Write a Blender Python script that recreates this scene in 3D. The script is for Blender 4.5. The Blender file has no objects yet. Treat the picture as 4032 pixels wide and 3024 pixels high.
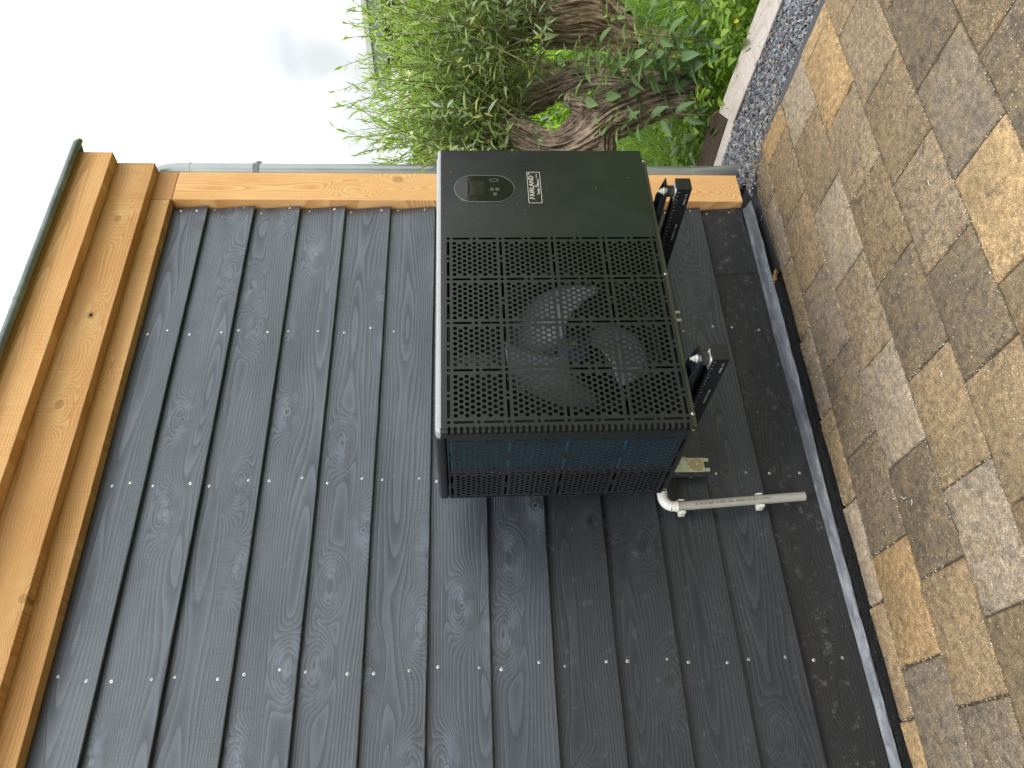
import bpy, bmesh, math, random
from mathutils import Vector, Matrix, noise
from mathutils.geometry import delaunay_2d_cdt
PI = math.pi
sc = bpy.context.scene
COL = sc.collection
RND = random.Random(7)

# ------------------------------------------------------------------ camera
cam_d = bpy.data.cameras.new('camera'); cam = bpy.data.objects.new('camera', cam_d); COL.objects.link(cam)
cam_d.sensor_width = 36.0; cam_d.lens = 36.0 * 3090.943 / 4032.0
cam_d.clip_start = 0.05; cam_d.clip_end = 2000
rt = Vector((0.8450133851, -0.5346689737, -0.0090259387))
dn = Vector((-0.037854043, -0.0429724718, -0.9983588724))
fw = Vector((0.5334036467, 0.8439682786, -0.0565516964))
cam.matrix_world = Matrix(((dn.x, rt.x, -fw.x, 0.0), (dn.y, rt.y, -fw.y, -2.6), (dn.z, rt.z, -fw.z, 1.313), (0, 0, 0, 1)))
sc.camera = cam

# ------------------------------------------------------------------ world, sun, exposure
SUN_EL, SUN_AZ = math.radians(50), math.radians(206)
w = bpy.data.worlds.new("World"); sc.world = w; w.use_nodes = True
nt = w.node_tree; N = nt.nodes; L = nt.links; N.clear()
wo = N.new('ShaderNodeOutputWorld'); bg = N.new('ShaderNodeBackground'); L.new(bg.outputs[0], wo.inputs[0])
sky = N.new('ShaderNodeTexSky'); sky.sky_type = 'NISHITA'; sky.sun_disc = False
sky.sun_elevation = SUN_EL; sky.sun_rotation = SUN_AZ; sky.dust_density = 2.0
tc = N.new('ShaderNodeTexCoord')
mp = N.new('ShaderNodeMapping'); mp.inputs['Scale'].default_value = (1.6, 1.6, 4.5); L.new(tc.outputs['Generated'], mp.inputs[0])
cn = N.new('ShaderNodeTexNoise'); cn.inputs['Scale'].default_value = 1.7; cn.inputs['Detail'].default_value = 5; cn.inputs['Roughness'].default_value = .5
L.new(mp.outputs[0], cn.inputs['Vector'])
cr = N.new('ShaderNodeValToRGB'); cr.color_ramp.elements[0].position = .34; cr.color_ramp.elements[1].position = .50
cr.color_ramp.elements[0].color = (9.6, 9.9, 10.2, 1); cr.color_ramp.elements[1].color = (13.6, 13.9, 14.0, 1)
L.new(cn.outputs['Fac'], cr.inputs[0])
# one soft grey cloud low over the trees
dt = N.new('ShaderNodeVectorMath'); dt.operation = 'DISTANCE'; dt.inputs[1].default_value = (0.804, 0.570, 0.171)
mp2 = N.new('ShaderNodeMapping'); mp2.inputs['Scale'].default_value = (1, 1, 1)
wn = N.new('ShaderNodeTexNoise'); wn.inputs['Scale'].default_value = 9; L.new(tc.outputs['Generated'], wn.inputs['Vector'])
wm = N.new('ShaderNodeVectorMath'); wm.operation = 'MULTIPLY_ADD'; wm.inputs[1].default_value = (.07, .07, .07); 
L.new(wn.outputs['Color'], wm.inputs[0]); L.new(tc.outputs['Generated'], wm.inputs[2])
ws = N.new('ShaderNodeVectorMath'); ws.operation = 'SUBTRACT'; ws.inputs[1].default_value = (.035, .035, .035); L.new(wm.outputs[0], ws.inputs[0])
L.new(ws.outputs[0], dt.inputs[0])
mr = N.new('ShaderNodeMapRange'); mr.interpolation_type = 'SMOOTHSTEP'; mr.inputs['From Min'].default_value = .012; mr.inputs['From Max'].default_value = .075
mr.inputs['To Min'].default_value = .50; mr.inputs['To Max'].default_value = 1.0; L.new(dt.outputs['Value'], mr.inputs['Value'])
# and a fainter grey band lower down
dt2 = N.new('ShaderNodeVectorMath'); dt2.operation = 'SUBTRACT'; dt2.inputs[1].default_value = (0.760, 0.640, 0.112); L.new(ws.outputs[0], dt2.inputs[0])
ds2 = N.new('ShaderNodeVectorMath'); ds2.operation = 'MULTIPLY'; ds2.inputs[1].default_value = (1, 1, 3.2); L.new(dt2.outputs[0], ds2.inputs[0])
dl2 = N.new('ShaderNodeVectorMath'); dl2.operation = 'LENGTH'; L.new(ds2.outputs[0], dl2.inputs[0])
mr2 = N.new('ShaderNodeMapRange'); mr2.interpolation_type = 'SMOOTHSTEP'; mr2.inputs['From Min'].default_value = .03; mr2.inputs['From Max'].default_value = .17
mr2.inputs['To Min'].default_value = .58; mr2.inputs['To Max'].default_value = 1.0; L.new(dl2.outputs['Value'], mr2.inputs['Value'])
mm2 = N.new('ShaderNodeMath'); mm2.operation = 'MULTIPLY'; L.new(mr.outputs[0], mm2.inputs[0]); L.new(mr2.outputs[0], mm2.inputs[1])
mul = N.new('ShaderNodeVectorMath'); mul.operation = 'SCALE'; L.new(cr.outputs[0], mul.inputs[0]); L.new(mm2.outputs[0], mul.inputs['Scale'])
mx = N.new('ShaderNodeMix'); mx.data_type = 'RGBA'; mx.inputs[0].default_value = .88
L.new(sky.outputs[0], mx.inputs[6]); L.new(mul.outputs[0], mx.inputs[7])
L.new(mx.outputs[2], bg.inputs[0]); bg.inputs[1].default_value = 0.1
sd = bpy.data.lights.new('sun', 'SUN'); sd.energy = 1.35; sd.angle = math.radians(24); sd.color = (1, .95, .87)
so = bpy.data.objects.new('sun', sd); COL.objects.link(so)
sdir = Vector((math.sin(SUN_AZ) * math.cos(SUN_EL), math.cos(SUN_AZ) * math.cos(SUN_EL), math.sin(SUN_EL)))
so.rotation_euler = (-sdir).to_track_quat('-Z', 'Y').to_euler(); so.location = (0, -4, 8)
sc.view_settings.view_transform = 'Standard'; sc.view_settings.look = 'None'; sc.view_settings.gamma = 1
sc.view_settings.exposure = 0.4
sc.cycles.max_bounces = 8

# ------------------------------------------------------------------ helpers: objects
WLOC = {}
def tag(o, label=None, cat=None, group=None, kind=None):
    if label: o['label'] = label
    if cat: o['category'] = cat
    if group: o['group'] = group
    if kind: o['kind'] = kind
    return o
def empty(name, loc, label, cat, group=None):
    o = bpy.data.objects.new(name, None); COL.objects.link(o); o.location = loc; o.empty_display_size = .1
    WLOC[o.name] = Vector(loc); return tag(o, label, cat, group)
def link(name, me, parent=None, loc=None):
    o = bpy.data.objects.new(name, me); COL.objects.link(o)
    base = WLOC[parent.name] if parent else Vector((0, 0, 0))
    W = Vector(loc) if loc is not None else base.copy()
    if parent: o.parent = parent
    o.location = W - base; WLOC[o.name] = W
    return o
def mkmesh(name, vs, fs, mats, loc=(0, 0, 0), smooth=False, mi=None, colors=None):
    l = Vector(loc)
    me = bpy.data.meshes.new(name)
    me.from_pydata([tuple(Vector(v) - l) for v in vs], [], fs)
    for m in (mats if isinstance(mats, (list, tuple)) else [mats]): me.materials.append(m)
    if mi: me.polygons.foreach_set('material_index', mi)
    if smooth is True: me.polygons.foreach_set('use_smooth', [True] * len(me.polygons))
    if colors:
        a = me.color_attributes.new('tone', 'FLOAT_COLOR', 'CORNER'); buf = []
        for p in me.polygons:
            c = colors[p.index]
            for _ in p.vertices: buf += [c[0], c[1], c[2], 1.0]
        a.data.foreach_set('color', buf)
    me.update(); return me
class MB:
    def __init__(s): s.v = []; s.f = []; s.mi = []; s.c = []; s.cm = 0; s.cc = None
    def _f(s, f): s.f.append(f); s.mi.append(s.cm); s.c.append(s.cc)
    def add(s, vs, fs):
        o = len(s.v); s.v += [Vector(v) for v in vs]
        for f in fs: s._f([i + o for i in f])
    def box(s, a, b, bev=0, seg=2, rot=None):
        a = Vector(a); b = Vector(b)
        if bev <= 0:
            vs = [Vector((x, y, z)) for x in (a.x, b.x) for y in (a.y, b.y) for z in (a.z, b.z)]
            fs = [(0, 1, 3, 2), (4, 6, 7, 5), (0, 4, 5, 1), (2, 3, 7, 6), (0, 2, 6, 4), (1, 5, 7, 3)]
        else:
            bm = bmesh.new(); bmesh.ops.create_cube(bm, size=1)
            for v in bm.verts: v.co = Vector(((a.x + b.x) / 2 + v.co.x * (b.x - a.x), (a.y + b.y) / 2 + v.co.y * (b.y - a.y), (a.z + b.z) / 2 + v.co.z * (b.z - a.z)))
            bmesh.ops.bevel(bm, geom=bm.edges[:], offset=bev, segments=seg, profile=.5, affect='EDGES')
            bm.verts.ensure_lookup_table(); vs = [v.co.copy() for v in bm.verts]; fs = [[v.index for v in f.verts] for f in bm.faces]; bm.free()
        if rot is not None:
            c = (a + b) / 2; vs = [c + rot @ (v - c) for v in vs]
        s.add(vs, fs); return s
    def tube(s, pts, rad, n=12, cap=True, up=None):
        pts = [Vector(p) for p in pts]; m = len(pts)
        if not isinstance(rad, (list, tuple)): rad = [rad] * m
        o = len(s.v); ref = None
        for i, p in enumerate(pts):
            t = (pts[min(i + 1, m - 1)] - pts[max(i - 1, 0)]).normalized()
            if ref is None:
                ref = Vector(up) if up else (Vector((0, 0, 1)) if abs(t.z) < .9 else Vector((1, 0, 0)))
            e1 = (ref - t * ref.dot(t)).normalized(); e2 = t.cross(e1); ref = e1
            for k in range(n):
                a = 2 * PI * k / n
                s.v.append(p + (e1 * math.cos(a) + e2 * math.sin(a)) * rad[i])
        for i in range(m - 1):
            for k in range(n):
                k2 = (k + 1) % n
                s._f([o + i * n + k, o + i * n + k2, o + (i + 1) * n + k2, o + (i + 1) * n + k])
        if cap:
            s._f([o + k for k in range(n)][::-1]); s._f([o + (m - 1) * n + k for k in range(n)])
        return s
    def cyl(s, a, b, r, n=24, r2=None): return s.tube([a, b], [r, r if r2 is None else r2], n)
    def build(s, name, mat, parent=None, loc=None, smooth=False, auto=None):
        if loc is None: loc = WLOC[parent.name] if parent else (0, 0, 0)
        cols = s.c if any(c is not None for c in s.c) else None
        me = mkmesh(name, s.v, s.f, mat, loc, smooth, s.mi if any(s.mi) else None, cols)
        if auto:
            me.polygons.foreach_set('use_smooth', [True] * len(me.polygons))
            me.set_sharp_from_angle(angle=math.radians(auto))
        return link(name, me, parent, loc)

# ------------------------------------------------------------------ helpers: materials
class NT:
    def __init__(s, name):
        s.m = bpy.data.materials.new(name); s.m.use_nodes = True; s.t = s.m.node_tree; s.N = s.t.nodes; s.L = s.t.links
        s.b = s.N['Principled BSDF']; s.tc = None
    def n(s, typ, ins=None, **kw):
        x = s.N.new(typ)
        for k, v in kw.items(): setattr(x, k, v)
        if ins:
            for k, v in ins.items():
                if hasattr(v, 'links') or isinstance(v, bpy.types.NodeSocket): s.L.new(v, x.inputs[k])
                else: x.inputs[k].default_value = v
        return x
    def coord(s, kind='Object', rnd=True, scale=(1, 1, 1)):
        t = s.n('ShaderNodeTexCoord').outputs[kind]
        if rnd:
            oi = s.n('ShaderNodeObjectInfo').outputs['Random']
            mm = s.n('ShaderNodeVectorMath', {0: (37.0, 11.0, 23.0), 'Scale': oi}, operation='SCALE')
            t = s.n('ShaderNodeVectorMath', {0: t, 1: mm.outputs[0]}, operation='ADD').outputs[0]
        if scale != (1, 1, 1): t = s.n('ShaderNodeVectorMath', {0: t, 1: scale}, operation='MULTIPLY').outputs[0]
        return t
    def vmul(s, v, sc): return s.n('ShaderNodeVectorMath', {0: v, 1: sc}, operation='MULTIPLY').outputs[0]
    def noise(s, v, scale=5, det=4, rough=.5, dist=0):
        return s.n('ShaderNodeTexNoise', {'Vector': v, 'Scale': scale, 'Detail': det, 'Roughness': rough, 'Distortion': dist}).outputs['Fac']
    def math(s, op, a, b=None, c=None, clamp=False):
        d = {0: a}
        if b is not None: d[1] = b
        if c is not None: d[2] = c
        return s.n('ShaderNodeMath', d, operation=op, use_clamp=clamp).outputs[0]
    def ramp(s, f, stops, interp='LINEAR'):
        r = s.n('ShaderNodeValToRGB', {0: f}); e = r.color_ramp.elements; r.color_ramp.interpolation = interp
        e[0].position, e[0].color = stops[0][0], (*stops[0][1], 1); e[1].position, e[1].color = stops[-1][0], (*stops[-1][1], 1)
        for p, c in stops[1:-1]:
            q = e.new(p); q.color = (*c, 1)
        return r.outputs[0]
    def fr(s, f, stops): return s.ramp(f, [(p, (v, v, v)) for p, v in stops])
    def mix(s, f, a, b, bt='MIX'):
        A = (*a, 1) if isinstance(a, tuple) else a; B = (*b, 1) if isinstance(b, tuple) else b
        return s.n('ShaderNodeMix', {0: f, 6: A, 7: B}, data_type='RGBA', blend_type=bt).outputs[2]
    def bump(s, h, strength=.3, dist=.002):
        b = s.n('ShaderNodeBump', {'Height': h, 'Strength': strength, 'Distance': dist}); s.L.new(b.outputs[0], s.b.inputs['Normal']); return s
    def set(s, **kw):
        for k, v in kw.items():
            k = k.replace('_', ' ')
            if isinstance(v, bpy.types.NodeSocket): s.L.new(v, s.b.inputs[k])
            else: s.b.inputs[k].default_value = (*v, 1) if isinstance(v, tuple) and len(v) == 3 and 'Color' in k else v
        return s
def plain(name, col, rough=.5, metal=0, spec=.5, var=.12, vs=30, bump=0, **kw):
    a = NT(name); n = a.noise(a.coord(), vs, 4)
    lo = tuple(c * (1 - var) for c in col); hi = tuple(min(1, c * (1 + var)) for c in col)
    a.set(Base_Color=a.ramp(n, [(.3, lo), (.7, hi)]), Roughness=a.fr(n, [(.3, max(0, rough - .06)), (.7, min(1, rough + .06))]), Metallic=metal, Specular_IOR_Level=spec, **kw)
    if bump: a.bump(a.noise(a.coord(), vs * 6, 3), bump, .001)
    return a.m

def wood(name, dark, light, knotc, ax=(0, 1, 2), rings=95, ringamt=.6, knots=9.0, rough=.5, spec=.5, saw=.3, bumpd=.0012, grime=None, kdark=.6, coat=False, flr=.12, crk=0.0):
    """ax: object axes used as (along, depth, across)"""
    a = NT(name); t = a.coord(rnd=False)
    sep = a.n('ShaderNodeSeparateXYZ', {0: t}); u = sep.outputs[ax[0]]; z = sep.outputs[ax[2]]; dpt = sep.outputs[ax[1]]
    r = a.n('ShaderNodeObjectInfo').outputs['Random']; r50 = a.math('MULTIPLY', r, 53.0); r2 = a.math('FRACT', a.math('MULTIPLY', r, 17.31))
    zc = a.math('ADD', z, a.math('MULTIPLY', a.math('SUBTRACT', r2, .5), .16))
    U = a.math('ADD', u, r50)
    P = a.n('ShaderNodeCombineXYZ', {0: U, 1: dpt, 2: zc}).outputs[0]
    n1 = a.noise(a.vmul(P, (.55, .8, 3)), 1.3, 2, .4)
    n2 = a.noise(a.vmul(P, (1.8, 3, 9)), 1.5, 2, .4)
    kv = a.n('ShaderNodeCombineXYZ', {0: a.math('MULTIPLY', U, 1.9), 1: a.math('MULTIPLY', zc, 5.2), 2: 0.0}).outputs[0]
    vo = a.n('ShaderNodeTexVoronoi', {'Vector': kv, 'Scale': 1.0, 'Randomness': .9}, voronoi_dimensions='2D')
    dv = a.n('ShaderNodeVectorMath', {0: kv, 1: vo.outputs['Position']}, operation='SUBTRACT').outputs[0]
    dm = a.vmul(dv, (1 / 1.9, 1 / 5.2, 0)); rk = a.n('ShaderNodeSeparateColor', {0: vo.outputs['Color']})
    wob = a.math('MULTIPLY_ADD', a.noise(a.vmul(P, (1, 1, 1)), 55, 2), .008, -.004)
    dk = a.math('ADD', a.n('ShaderNodeVectorMath', {0: a.vmul(dm, (.8, 1, 0))}, operation='LENGTH').outputs['Value'], wob)
    dl = a.n('ShaderNodeVectorMath', {0: a.vmul(dm, (.38, 1, 0))}, operation='LENGTH').outputs['Value']
    K = a.n('ShaderNodeMapRange', {'Value': dl, 'From Min': 0.0, 'From Max': .085, 'To Min': 1.0, 'To Max': 0.0}, interpolation_type='SMOOTHERSTEP').outputs[0]
    K = a.math('POWER', K, 1.6)
    pith = a.math('MULTIPLY_ADD', n1, .22, -.06)
    s1 = a.math('SQRT', a.math('ADD', a.math('MULTIPLY', zc, zc), a.math('MULTIPLY', pith, pith)))
    v = a.math('ADD', a.math('MULTIPLY', s1, float(rings)), a.math('MULTIPLY', n2, 1.1))
    v = a.math('ADD', v, a.math('MULTIPLY', K, knots))
    fr = a.math('FRACT', v)
    ring = a.fr(fr, [(0, 0), (.55, .55), (.8, 1), (.93, .9), (1, 0)])
    fine = a.noise(a.vmul(P, (5, 40, 320)), 1, 3, .6)
    blot = a.noise(a.vmul(P, (1.5, 2, 6)), 1.3, 4, .6)
    sawn = a.noise(a.vmul(P, (220, 5, 5)), 1, 3, .6); sawm = a.fr(a.noise(a.vmul(P, (1.2, 1, 3)), 1.7, 2), [(.45, 0), (.65, 1)])
    f = a.math('ADD', a.math('MULTIPLY', ring, ringamt), a.math('MULTIPLY', a.math('SUBTRACT', fine, .5), .5))
    f = a.math('ADD', f, a.math('MULTIPLY', a.math('SUBTRACT', blot, .5), 1.1))
    f = a.math('ADD', f, a.math('MULTIPLY', a.math('MULTIPLY', a.math('SUBTRACT', sawn, .5), sawm), saw * 2))
    f = a.math('ADD', f, .12, clamp=True)
    c = a.mix(f, dark, light)
    flare = a.math('MULTIPLY', a.math('MULTIPLY', K, a.fr(a.noise(a.vmul(P, (14, 5, 26)), 1, 2), [(.46, 0), (.60, 1)])), flr)
    c = a.mix(flare, c, tuple(min(1, x * 1.75) for x in light))
    R0_ = a.math('MULTIPLY_ADD', rk.outputs[0], .009, .008)
    on = a.math('GREATER_THAN', rk.outputs[1], .28)
    core = a.math('MULTIPLY', a.n('ShaderNodeMapRange', {'Value': a.math('SUBTRACT', dk, R0_), 'From Min': -.002, 'From Max': .001, 'To Min': kdark, 'To Max': 0.0}).outputs[0], on)
    c = a.mix(core, c, knotc)
    rimk = a.math('MULTIPLY', a.n('ShaderNodeMapRange', {'Value': a.math('ABSOLUTE', a.math('SUBTRACT', dk, a.math('ADD', R0_, .0015))), 'From Min': .0004, 'From Max': .0022, 'To Min': .75, 'To Max': 0.0}).outputs[0], on)
    c = a.mix(rimk, c, tuple(x * .45 for x in dark))
    hole = a.math('MULTIPLY', a.math('LESS_THAN', dk, .007), a.math('GREATER_THAN', rk.outputs[2], .72)); c = a.mix(hole, c, (.004, .004, .005))
    ck = a.math('ABSOLUTE', a.math('SUBTRACT', a.noise(a.vmul(P, (1.1, .5, 7.0)), 1.0, 2, .6, .3), .5))
    ckm = a.math('MULTIPLY', a.fr(ck, [(.0, 1), (.0035, 0)]), a.fr(a.noise(a.vmul(P, (2.2, 1, 3)), 1.0, 1), [(.56, 0), (.62, 1)]))
    c = a.mix(a.math('MULTIPLY', ckm, crk), c, tuple(x * .25 for x in dark))
    if grime: c = a.mix(a.fr(a.noise(a.vmul(P, (30, 30, 30)), 1, 5, .7), [(.58, 0), (.70, grime[0])]), c, grime[1])
    c = a.mix(1.0, c, a.ramp(r2, [(0, (.8, .8, .8)), (1, (1.2, 1.2, 1.2))]), 'MULTIPLY')
    if coat: a.set(Specular_Tint=(.84, .93, 1.0, 1), Coat_Weight=a.fr(f, [(0, .40 * coat), (1, 1.0 * coat)]), Coat_Roughness=a.fr(f, [(0, .40), (1, .30)]), Coat_IOR=1.62)
    a.set(Base_Color=c, Roughness=a.math('MULTIPLY_ADD', a.math('SUBTRACT', 1.0, f), .16, rough - .05), Specular_IOR_Level=spec)
    h = a.math('ADD', a.math('MULTIPLY', ring, .6), a.math('ADD', a.math('MULTIPLY', fine, .8), a.math('MULTIPLY', a.math('MULTIPLY', sawn, sawm), saw * 1.5)))
    a.bump(h, .6, bumpd)
    return a.m

M = {}
M['clad'] = wood('stained_boards', (.006, .008, .0125), (.047, .058, .080), (.10, .115, .145), rings=105, ringamt=.62, rough=.40, spec=1.0, saw=.45, grime=(.25, (.12, .12, .12)), knots=7.5, coat=1.0, kdark=.6, flr=.75, crk=.8)
M['clad_mid'] = wood('stained_boards_shaded', (.005, .006, .009), (.034, .040, .050), (.010, .009, .008), rings=105, ringamt=.62, rough=.45, spec=.7, saw=.45, grime=(.35, (.14, .14, .14)), knots=7.5, coat=.55, kdark=.75, flr=.2, crk=.6)  # darker, duller copy: dimmer light low on the wall painted in, plus thicker stain
M['clad_low'] = wood('stained_boards_shaded_low', (.010, .011, .013), (.028, .030, .033), (.012, .012, .012), rings=120, ringamt=.45, rough=.5, spec=.5, saw=.35, grime=(.6, (.15, .15, .14)))  # darkest copy: shade at the wall foot painted in, with real stain and specks
M['larch'] = wood('larch_boards', (.60, .30, .10), (.92, .58, .27), (.32, .13, .05), rings=120, ringamt=.45, rough=.62, spec=.25, saw=.6, bumpd=.0018, knots=8, kdark=.5)
M['larch_post'] = wood('larch_post', (.62, .31, .105), (.92, .58, .27), (.30, .13, .05), ax=(2, 1, 0), rings=150, ringamt=.7, rough=.6, spec=.25, saw=.2, knots=7, kdark=.5)
M['bleached'] = wood('bleached_plank', (.62, .54, .50), (.92, .86, .83), (.3, .2, .16), rings=90, ringamt=.35, rough=.7, spec=.2, saw=.2, knots=4)
M['wetplank'] = wood('wet_plank', (.035, .022, .016), (.10, .065, .05), (.02, .01, .01), rings=90, ringamt=.4, rough=.5, spec=.4)
def endgrain():
    a = NT('end_grain'); t = a.coord(rnd=False); d = a.n('ShaderNodeVectorMath', {0: t, 1: (-.11, 0, .13)}, operation='DISTANCE').outputs['Value']
    n = a.noise(t, 14, 3); v = a.math('FRACT', a.math('ADD', a.math('MULTIPLY', d, 75.0), a.math('MULTIPLY', n, 1.2)))
    a.set(Base_Color=a.ramp(v, [(0, (.62, .34, .14)), (.7, (.54, .27, .10)), (.95, (.42, .19, .07)), (1, (.62, .34, .14))]), Roughness=.7); return a.m
M['end'] = endgrain()
M['black'] = plain('black_powder_coat', (.014, .0175, .0168), .30, spec=.65, var=.06, vs=8)
M['blackin'] = plain('black_inner_sheet', (.010, .011, .013), .5, var=.2)
M['topsheen'] = plain('top_edge_sheen', (.36, .37, .38), .28, spec=.8, var=.06, vs=30)  # pale sky highlight painted onto the black sheet's rounded, drop-covered top edge
M['side'] = plain('black_side_sheet', (.018, .021, .026), .36, var=.06, vs=8)
M['gloss'] = plain('gloss_black_arm', (.012, .015, .018), .16, var=.1)
M['cap'] = plain('black_plastic_cap', (.016, .016, .016), .35, var=.1)
M['rubber'] = plain('black_rubber', (.055, .055, .058), .6, var=.6, vs=60)
M['zincb'] = plain('bright_zinc', (.78, .78, .74), .35, .55, var=.1, vs=60)
M['zincp'] = plain('zinc_plated', (.62, .60, .52), .28, 1.0, var=.15, vs=80)
M['screw'] = plain('steel_screw', (.70, .70, .66), .35, .9, var=.25, vs=400)
M['screwdark'] = plain('screw_recess', (.05, .05, .05), .6)
M['cream'] = plain('cream_zinc', (.62, .64, .54), .35, .25, var=.1, vs=40)
M['green'] = plain('greenish_plate', (.52, .62, .40), .35, .1, var=.12, vs=40)
M['gold'] = plain('gold_washer', (.50, .44, .25), .38, .35, var=.15, vs=60)
M['galv'] = plain('galvanised_rail', (.20, .21, .21), .45, .7, var=.5, vs=120)
M['fan'] = plain('fan_blade', (.24, .24, .33), .26, var=.12, vs=12)
M['fanback'] = plain('dark_blue_fan_hub', (.035, .045, .13), .4, var=.2)
M['white'] = plain('white_elbow', (.80, .80, .79), .4, var=.03)
M['pvc'] = plain('grey_pipe', (.38, .375, .345), .42, var=.06, vs=20)
M['clip'] = plain('white_clip', (.72, .72, .68), .45, var=.05)
M['ink'] = plain('print_ink', (.06, .06, .06), .6)
M['inkw'] = plain('white_print', (.45, .46, .46), .45)
M['platew'] = plain('plate_silver', (.80, .78, .70), .4, .2)
M['glass'] = plain('display_glass', (.006, .006, .007), .04, spec=.6, var=.05)
M['lcd'] = plain('dark_screen', (.022, .016, .016), .08, spec=.6)
M['icon'] = plain('icon_grey', (.26, .26, .26), .5)
M['iconw'] = plain('icon_white', (.8, .8, .8), .5)
M['rim'] = plain('display_rim', (.30, .31, .31), .2, .6)
def coil():
    a = NT('blue_fins'); t = a.coord(rnd=False); sp = a.n('ShaderNodeSeparateXYZ', {0: t})
    f = a.math('FRACT', a.math('MULTIPLY', sp.outputs[2], 30.0)); g = a.math('FRACT', a.math('MULTIPLY', a.math('ADD', sp.outputs[1], sp.outputs[0]), 420.0))
    n = a.noise(a.vmul(t, (3, 3, 9)), 3, 3)
    c = a.mix(n, (.03, .15, .31), (.06, .33, .44)); c = a.mix(a.fr(f, [(.0, .8), (.15, 0)]), c, (.02, .06, .12))
    c = a.mix(a.fr(g, [(.4, 0), (.6, .5)]), c, (.01, .04, .09)); a.set(Base_Color=c, Roughness=.5, Metallic=.2); return a.m
M['coil'] = coil(); M['strip'] = plain('coil_plate', (.45, .45, .43), .4, .3, var=.4, vs=60)
def zinc():
    a = NT('weathered_zinc'); t = a.coord(rnd=False); n = a.noise(t, 3, 5, .6); n2 = a.noise(a.vmul(t, (60, 60, 4)), 1, 3)
    c = a.ramp(n, [(.3, (.36, .40, .39)), (.7, (.52, .56, .55))]); c = a.mix(a.fr(n2, [(.55, 0), (.75, .35)]), c, (.26, .30, .28))
    a.set(Base_Color=c, Roughness=a.fr(n, [(.3, .28), (.7, .42)]), Metallic=.75); a.bump(n2, .15, .001); return a.m
M['zinc'] = zinc()
def lead():
    a = NT('lead_flashing'); t = a.coord(rnd=False); n = a.noise(a.vmul(t, (3, 14, 14)), 3, 6, .65); n2 = a.noise(t, 22, 5, .6); n3 = a.noise(t, 160, 3)
    c = a.ramp(n, [(.3, (.10, .115, .135)), (.5, (.22, .24, .275)), (.72, (.46, .49, .53))]); c = a.mix(a.fr(n2, [(.55, 0), (.68, .55)]), c, (.09, .10, .11))
    c = a.mix(a.fr(n3, [(.72, 0), (.78, .7)]), c, (.6, .6, .6))
    a.set(Base_Color=a.mix(.35, c, (.12, .13, .15)), Roughness=a.fr(n2, [(.3, .42), (.7, .6)]), Metallic=.4); a.bump(a.math('ADD', n2, a.math('MULTIPLY', n, 2.0)), .35, .003); return a.m
M['lead'] = lead()
def bitumen():
    a = NT('black_bitumen'); t = a.coord(rnd=False); n = a.noise(a.vmul(t, (8, 40, 40)), 3, 5, .6); n3 = a.noise(t, 150, 2)
    c = a.mix(a.fr(n3, [(.74, 0), (.77, .8)]), a.ramp(n, [(.3, (.002, .002, .0025)), (.7, (.009, .0095, .011))]), (.35, .34, .30))
    a.set(Base_Color=c, Roughness=.7, Specular_IOR_Level=.3); a.bump(n, .8, .01); return a.m
M['bit'] = bitumen()
def paver():
    a = NT('concrete_paver'); t = a.coord(rnd=False)
    tone = a.n('ShaderNodeVertexColor', layer_name='tone').outputs[0]
    n1 = a.noise(t, 5, 5, .6); n2 = a.noise(t, 42, 5, .7); n3 = a.noise(t, 300, 2, .5); n4 = a.noise(a.vmul(t, (1, 1, 1)), 14, 6, .65)
    c = a.mix(a.fr(n1, [(.35, 0), (.65, 1)]), a.mix(.32, tone, (.12, .10, .075)), a.mix(.12, tone, (.36, .22, .10)))
    c = a.mix(a.fr(n4, [(.42, .0), (.62, .45)]), c, (.29, .205, .115))
    c = a.mix(a.fr(n4, [(.30, .62), (.45, .0)]), c, (.085, .078, .062))
    c = a.mix(1.0, c, a.ramp(n2, [(.25, (.40, .40, .40)), (.5, (.92, .92, .92)), (.75, (1.55, 1.5, 1.42))]), 'MULTIPLY')
    c = a.mix(1.0, c, a.ramp(n3, [(.28, (.42, .42, .42)), (.5, (1, 1, 1)), (.72, (1.6, 1.58, 1.5))]), 'MULTIPLY')
    vo = a.n('ShaderNodeTexVoronoi', {'Vector': a.n('ShaderNodeVectorMath', {0: t, 1: a.vmul(a.n('ShaderNodeTexNoise', {'Vector': t, 'Scale': 160.0}).outputs['Color'], (.006, .006, .006))}, operation='ADD').outputs[0], 'Scale': 145.0}); r = a.n('ShaderNodeSeparateColor', {0: vo.outputs['Color']})
    dens = a.fr(a.noise(t, 2.3, 2), [(.40, .97), (.62, .84)])
    chip = a.math('MULTIPLY', a.math('GREATER_THAN', r.outputs[0], dens), a.math('LESS_THAN', vo.outputs['Distance'], a.math('MULTIPLY_ADD', r.outputs[1], .28, .14)))
    cc = a.ramp(r.outputs[2], [(0, (.62, .54, .40)), (.45, (.55, .36, .14)), (.75, (.72, .68, .58)), (1, (.05, .05, .05))], 'CONSTANT')
    c = a.mix(chip, c, cc)
    a.set(Base_Color=c, Roughness=.82, Specular_IOR_Level=.25)
    a.bump(a.math('ADD', a.math('MULTIPLY', n3, .8), a.math('ADD', n2, a.math('MULTIPLY', chip, .5))), .8, .0035); return a.m
M['paver'] = paver()
def grit(name, c0, c1, c2, sc=200):
    a = NT(name); t = a.coord(rnd=False); vo = a.n('ShaderNodeTexVoronoi', {'Vector': t, 'Scale': float(sc)}); r = a.n('ShaderNodeSeparateColor', {0: vo.outputs['Color']}).outputs[0]
    n = a.noise(t, 9, 4); c = a.mix(n, a.ramp(r, [(0, c0), (.5, c1), (.93, c1), (.95, c2), (1, c2)]), a.ramp(r, [(0, c1), (1, c0)]))
    a.set(Base_Color=c, Roughness=.9); a.bump(vo.outputs['Distance'], .8, .004); return a.m
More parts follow.
